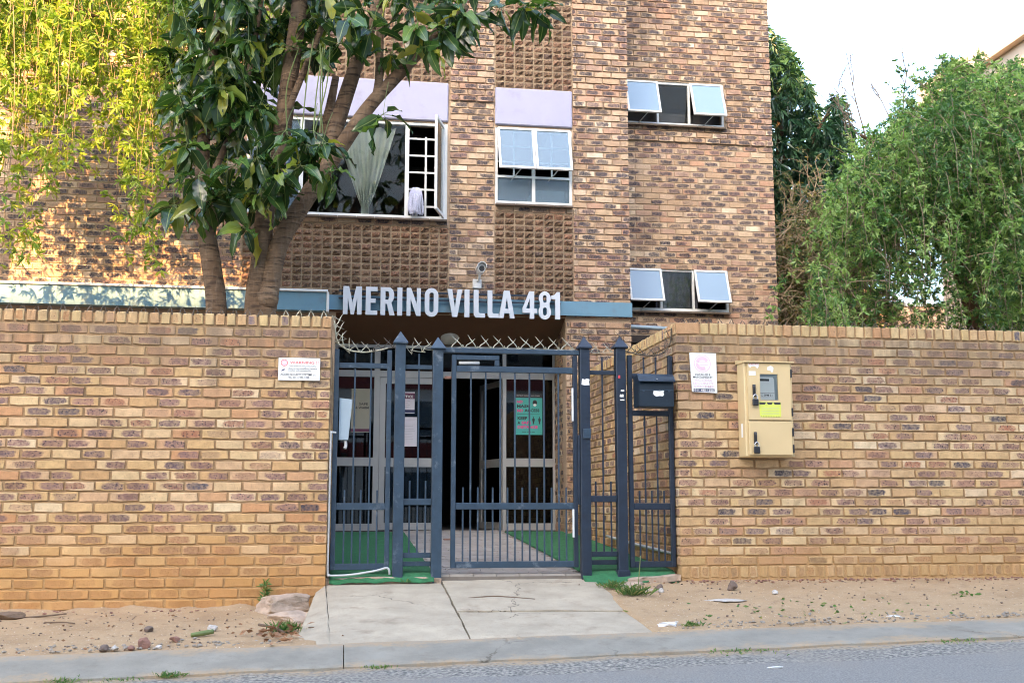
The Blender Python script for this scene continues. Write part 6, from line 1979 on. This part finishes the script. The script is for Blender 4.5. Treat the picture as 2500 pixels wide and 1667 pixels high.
tag(tube('dry_twig', [(-0.56, -1.25, gnd(-.56, -1.25) + 0.05), (-0.46, -1.32, gnd(-.46, -1.32) + 0.04), (-0.37, -1.42, gnd(-.37, -1.42) + 0.015)], 0.010, M['twig'], None, 5, 4), 'bent brown twig in the leaf litter beside the ramp', 'twig')
tag(tube('dry_twig', [(1.0, -0.60, 0.275), (1.20, -0.57, 0.285), (1.35, -0.60, 0.277), (1.52, -0.66, 0.265)], 0.005, M['twig'], None, 5, 4), 'thin twig lying across the concrete ramp', 'twig')
tag(lump('bark_piece', (-2.48, -0.40, gnd(-2.48, -.4) + 0.03), (0.30, 0.10, 0.07), M['twig'], 111), 'dark piece of bark at the foot of the left wall, far left', 'bark')


def flat_leaves(name, lab, n, cx, cy, sx, sy, L, mat, zf, seed, up=0.01):
    rs_ = np.random.default_rng(seed)
    x, y = rs_.normal(cx, sx, n), rs_.normal(cy, sy, n)
    P = np.stack([x, y, np.array([zf(a, b) for a, b in zip(x, y)]) + rs_.random(n) * up + 0.006], -1)
    D = unit(np.stack([rs_.normal(size=n), rs_.normal(size=n), rs_.normal(0, 0.25, n)], -1))
    V, F = leaves_np(P, D, L * rs_.uniform(0.6, 1.2, n), L * 0.45, rs_, 0.0)
    return tag(link(name, mesh_np(name, V, F, mat, rnd=np.repeat(rs_.random(n), 4))), lab, kind='stuff')


flat_leaves('leaf_litter', 'dead brown leaves heaped beside the ramp', 46, -0.40, -1.50, 0.09, 0.13, 0.07, M['deadleaf'], gnd, 3, 0.05)
flat_leaves('leaf_litter', 'scattered dead leaves and bits on the left verge', 60, -1.4, -1.0, 0.7, 0.45, 0.035, M['deadleaf'], gnd, 4)
flat_leaves('leaf_litter', 'scattered small green leaves on the right verge', 60, 3.5, -1.3, 0.55, 0.22, 0.045, M['grass'], gnd, 6)
flat_leaves('leaf_litter', 'few green leaves on the far right verge', 14, 5.0, -0.9, 0.12, 0.05, 0.06, M['grass'], gnd, 7)
flat_leaves('leaf_litter', 'brown bits along the foot of the right wall', 70, 4.2, -0.16, 0.9, 0.05, 0.035, M['deadleaf'], gnd, 8)


M['stone_grey'] = plain_mat('grey grit', (0.27, 0.235, 0.19), 0.9, 0.3, 20.0)
ico = bmesh.new()
bmesh.ops.create_icosphere(ico, subdivisions=1, radius=1.0)
IV = np.array([tuple(v.co) for v in ico.verts])
IF = np.array([[q.index for q in f.verts] for f in ico.faces])
ico.free()


def gravel(lab, n, fx, fy, mat, seed, size=(0.004, 0.013)):
    rs_ = np.random.default_rng(seed)
    Vs, Fs = [], []
    for k in range(n):
        x, y = fx(rs_), fy(rs_)
        s_ = rs_.uniform(*size) * np.array([1.3, 1.0, 0.7]) * rs_.uniform(0.7, 1.3, 3)
        Vs.append(IV * (1 + rs_.normal(0, 0.15, (len(IV), 1))) * s_ + np.array([x, y, gnd(x, y) + s_[2] * 0.4]))
        Fs.append(IF + k * len(IV))
    tag(link('gravel', mesh_np('gravel', np.vstack(Vs), np.vstack(Fs), mat)), lab, kind='stuff')


gravel('fine grey gravel scattered along the back of the kerb', 420, lambda r_: r_.uniform(-2.6, -0.35) if r_.random() < 0.4 else r_.uniform(2.25, 6.0), lambda r_: -1.82 + abs(r_.normal(0, 0.14)), M['stone_grey'], 1)
gravel('dark grit strewn over the dirt verge', 420, lambda r_: r_.uniform(-2.8, -0.3) if r_.random() < 0.5 else r_.uniform(2.3, 6.2), lambda r_: r_.uniform(-1.8, -0.1), M['stone'], 2, (0.003, 0.009))
gravel('crumbs of broken brick at the foot of both walls', 300, lambda r_: r_.uniform(-2.8, -0.3) if r_.random() < 0.5 else r_.uniform(2.95, 6.2), lambda r_: -0.03 - abs(r_.normal(0, 0.07)), M['stone_red'], 3)


def tuft(lab, x, y, z, n, h, spread, seed, mat='grass'):
    rs_ = np.random.default_rng(seed)
    P = np.stack([rs_.normal(x, spread, n), rs_.normal(y, spread * 0.7, n), np.full(n, z)], -1)
    D = unit(np.stack([rs_.normal(0, 0.55, n), rs_.normal(0, 0.55, n), np.ones(n)], -1))
    V, F = leaves_np(P, D, h * rs_.uniform(0.5, 1.2, n), 0.009, rs_, 0.35)
    o_ = link('grass_tuft', mesh_np('grass_tuft', V, F, M[mat], rnd=np.repeat(rs_.random(n), 4)))
    return tag(o_, lab, None if n in (110, 90, 50) else 'grass', None if n in (110, 90, 50) else 'grass tufts', 'stuff' if n in (110, 90, 50) else None)


tuft('bushy green weed tuft among the dead leaves beside the ramp', -0.37, -1.30, gnd(-.37, -1.3), 160, 0.13, 0.05, 1)
tuft('dry grass tuft on the soil right of the ramp', 2.33, -0.62, gnd(2.33, -.62), 150, 0.16, 0.05, 2)
tuft('green grass tuft against the right edge of the ramp top', 2.24, -0.30, gnd(2.24, -.3), 91, 0.13, 0.04, 3)
tuft('small grass tuft at the kerb right of the white plastic', 2.46, -1.74, gnd(2.46, -1.74), 60, 0.06, 0.04, 4)
tuft('grass tuft growing in the kerb joint left of centre', -0.99, -2.37, float(kf_z(-.99)) - 0.02, 80, 0.07, 0.045, 5)
tuft('small grass tuft in the kerb joint at far left', -1.60, -2.37, float(kf_z(-1.6)) - 0.02, 60, 0.06, 0.05, 6)
tuft('low grass tuft in the kerb joint before the ramp', 0.26, -2.38, float(kf_z(.26)) - 0.02, 60, 0.035, 0.05, 7)
tuft('low grass patch in the kerb joint right of the ramp', 2.56, -2.38, float(kf_z(2.56)) - 0.02, 110, 0.04, 0.12, 8)
tuft('low grass patch in the kerb joint at far right', 4.1, -2.38, float(kf_z(4.1)) - 0.02, 90, 0.04, 0.12, 9)
tuft('sparse dry grass in the kerb joint between the left tufts', -1.25, -2.38, float(kf_z(-1.25)) - 0.02, 50, 0.035, 0.10, 10)
tuft('tiny grass tuft at the base of the first gate post', 0.55, 0.03, 0.36, 30, 0.05, 0.02, 11)
wd = thing('weed', 'tall thin weed growing against the left wall above the rubble', 'weed', (-0.60, -0.05, 0.165))
tube('stem', [(-0.60, -0.06, 0.17), (-0.605, -0.07, 0.27), (-0.59, -0.06, 0.36)], 0.005, M['petiole'], wd, 5, 4)
rs = np.random.default_rng(70)
Q = np.stack([np.full(14, -0.60), np.full(14, -0.065), np.linspace(0.19, 0.365, 14)], -1) + rs.normal(0, 0.006, (14, 3))
V, F, R_ = rosettes(Q, unit(np.stack([rs.normal(0, 0.3, 14), rs.normal(0, 0.3, 14), np.ones(14)], -1)), 6, 0.07, 0.014, rs, (0.5, 1.2))
foliage('leaves', V, F, R_, M['grass'], wd)
wd = thing('grass_stalk', 'single tall seed stalk in front of the right fence panel', 'weed', (2.46, -0.20, 0.3))
tube('stem', [(2.43, -0.35, 0.27), (2.455, -0.33, 0.45), (2.47, -0.32, 0.58)], 0.004, M['petiole'], wd, 5, 4)
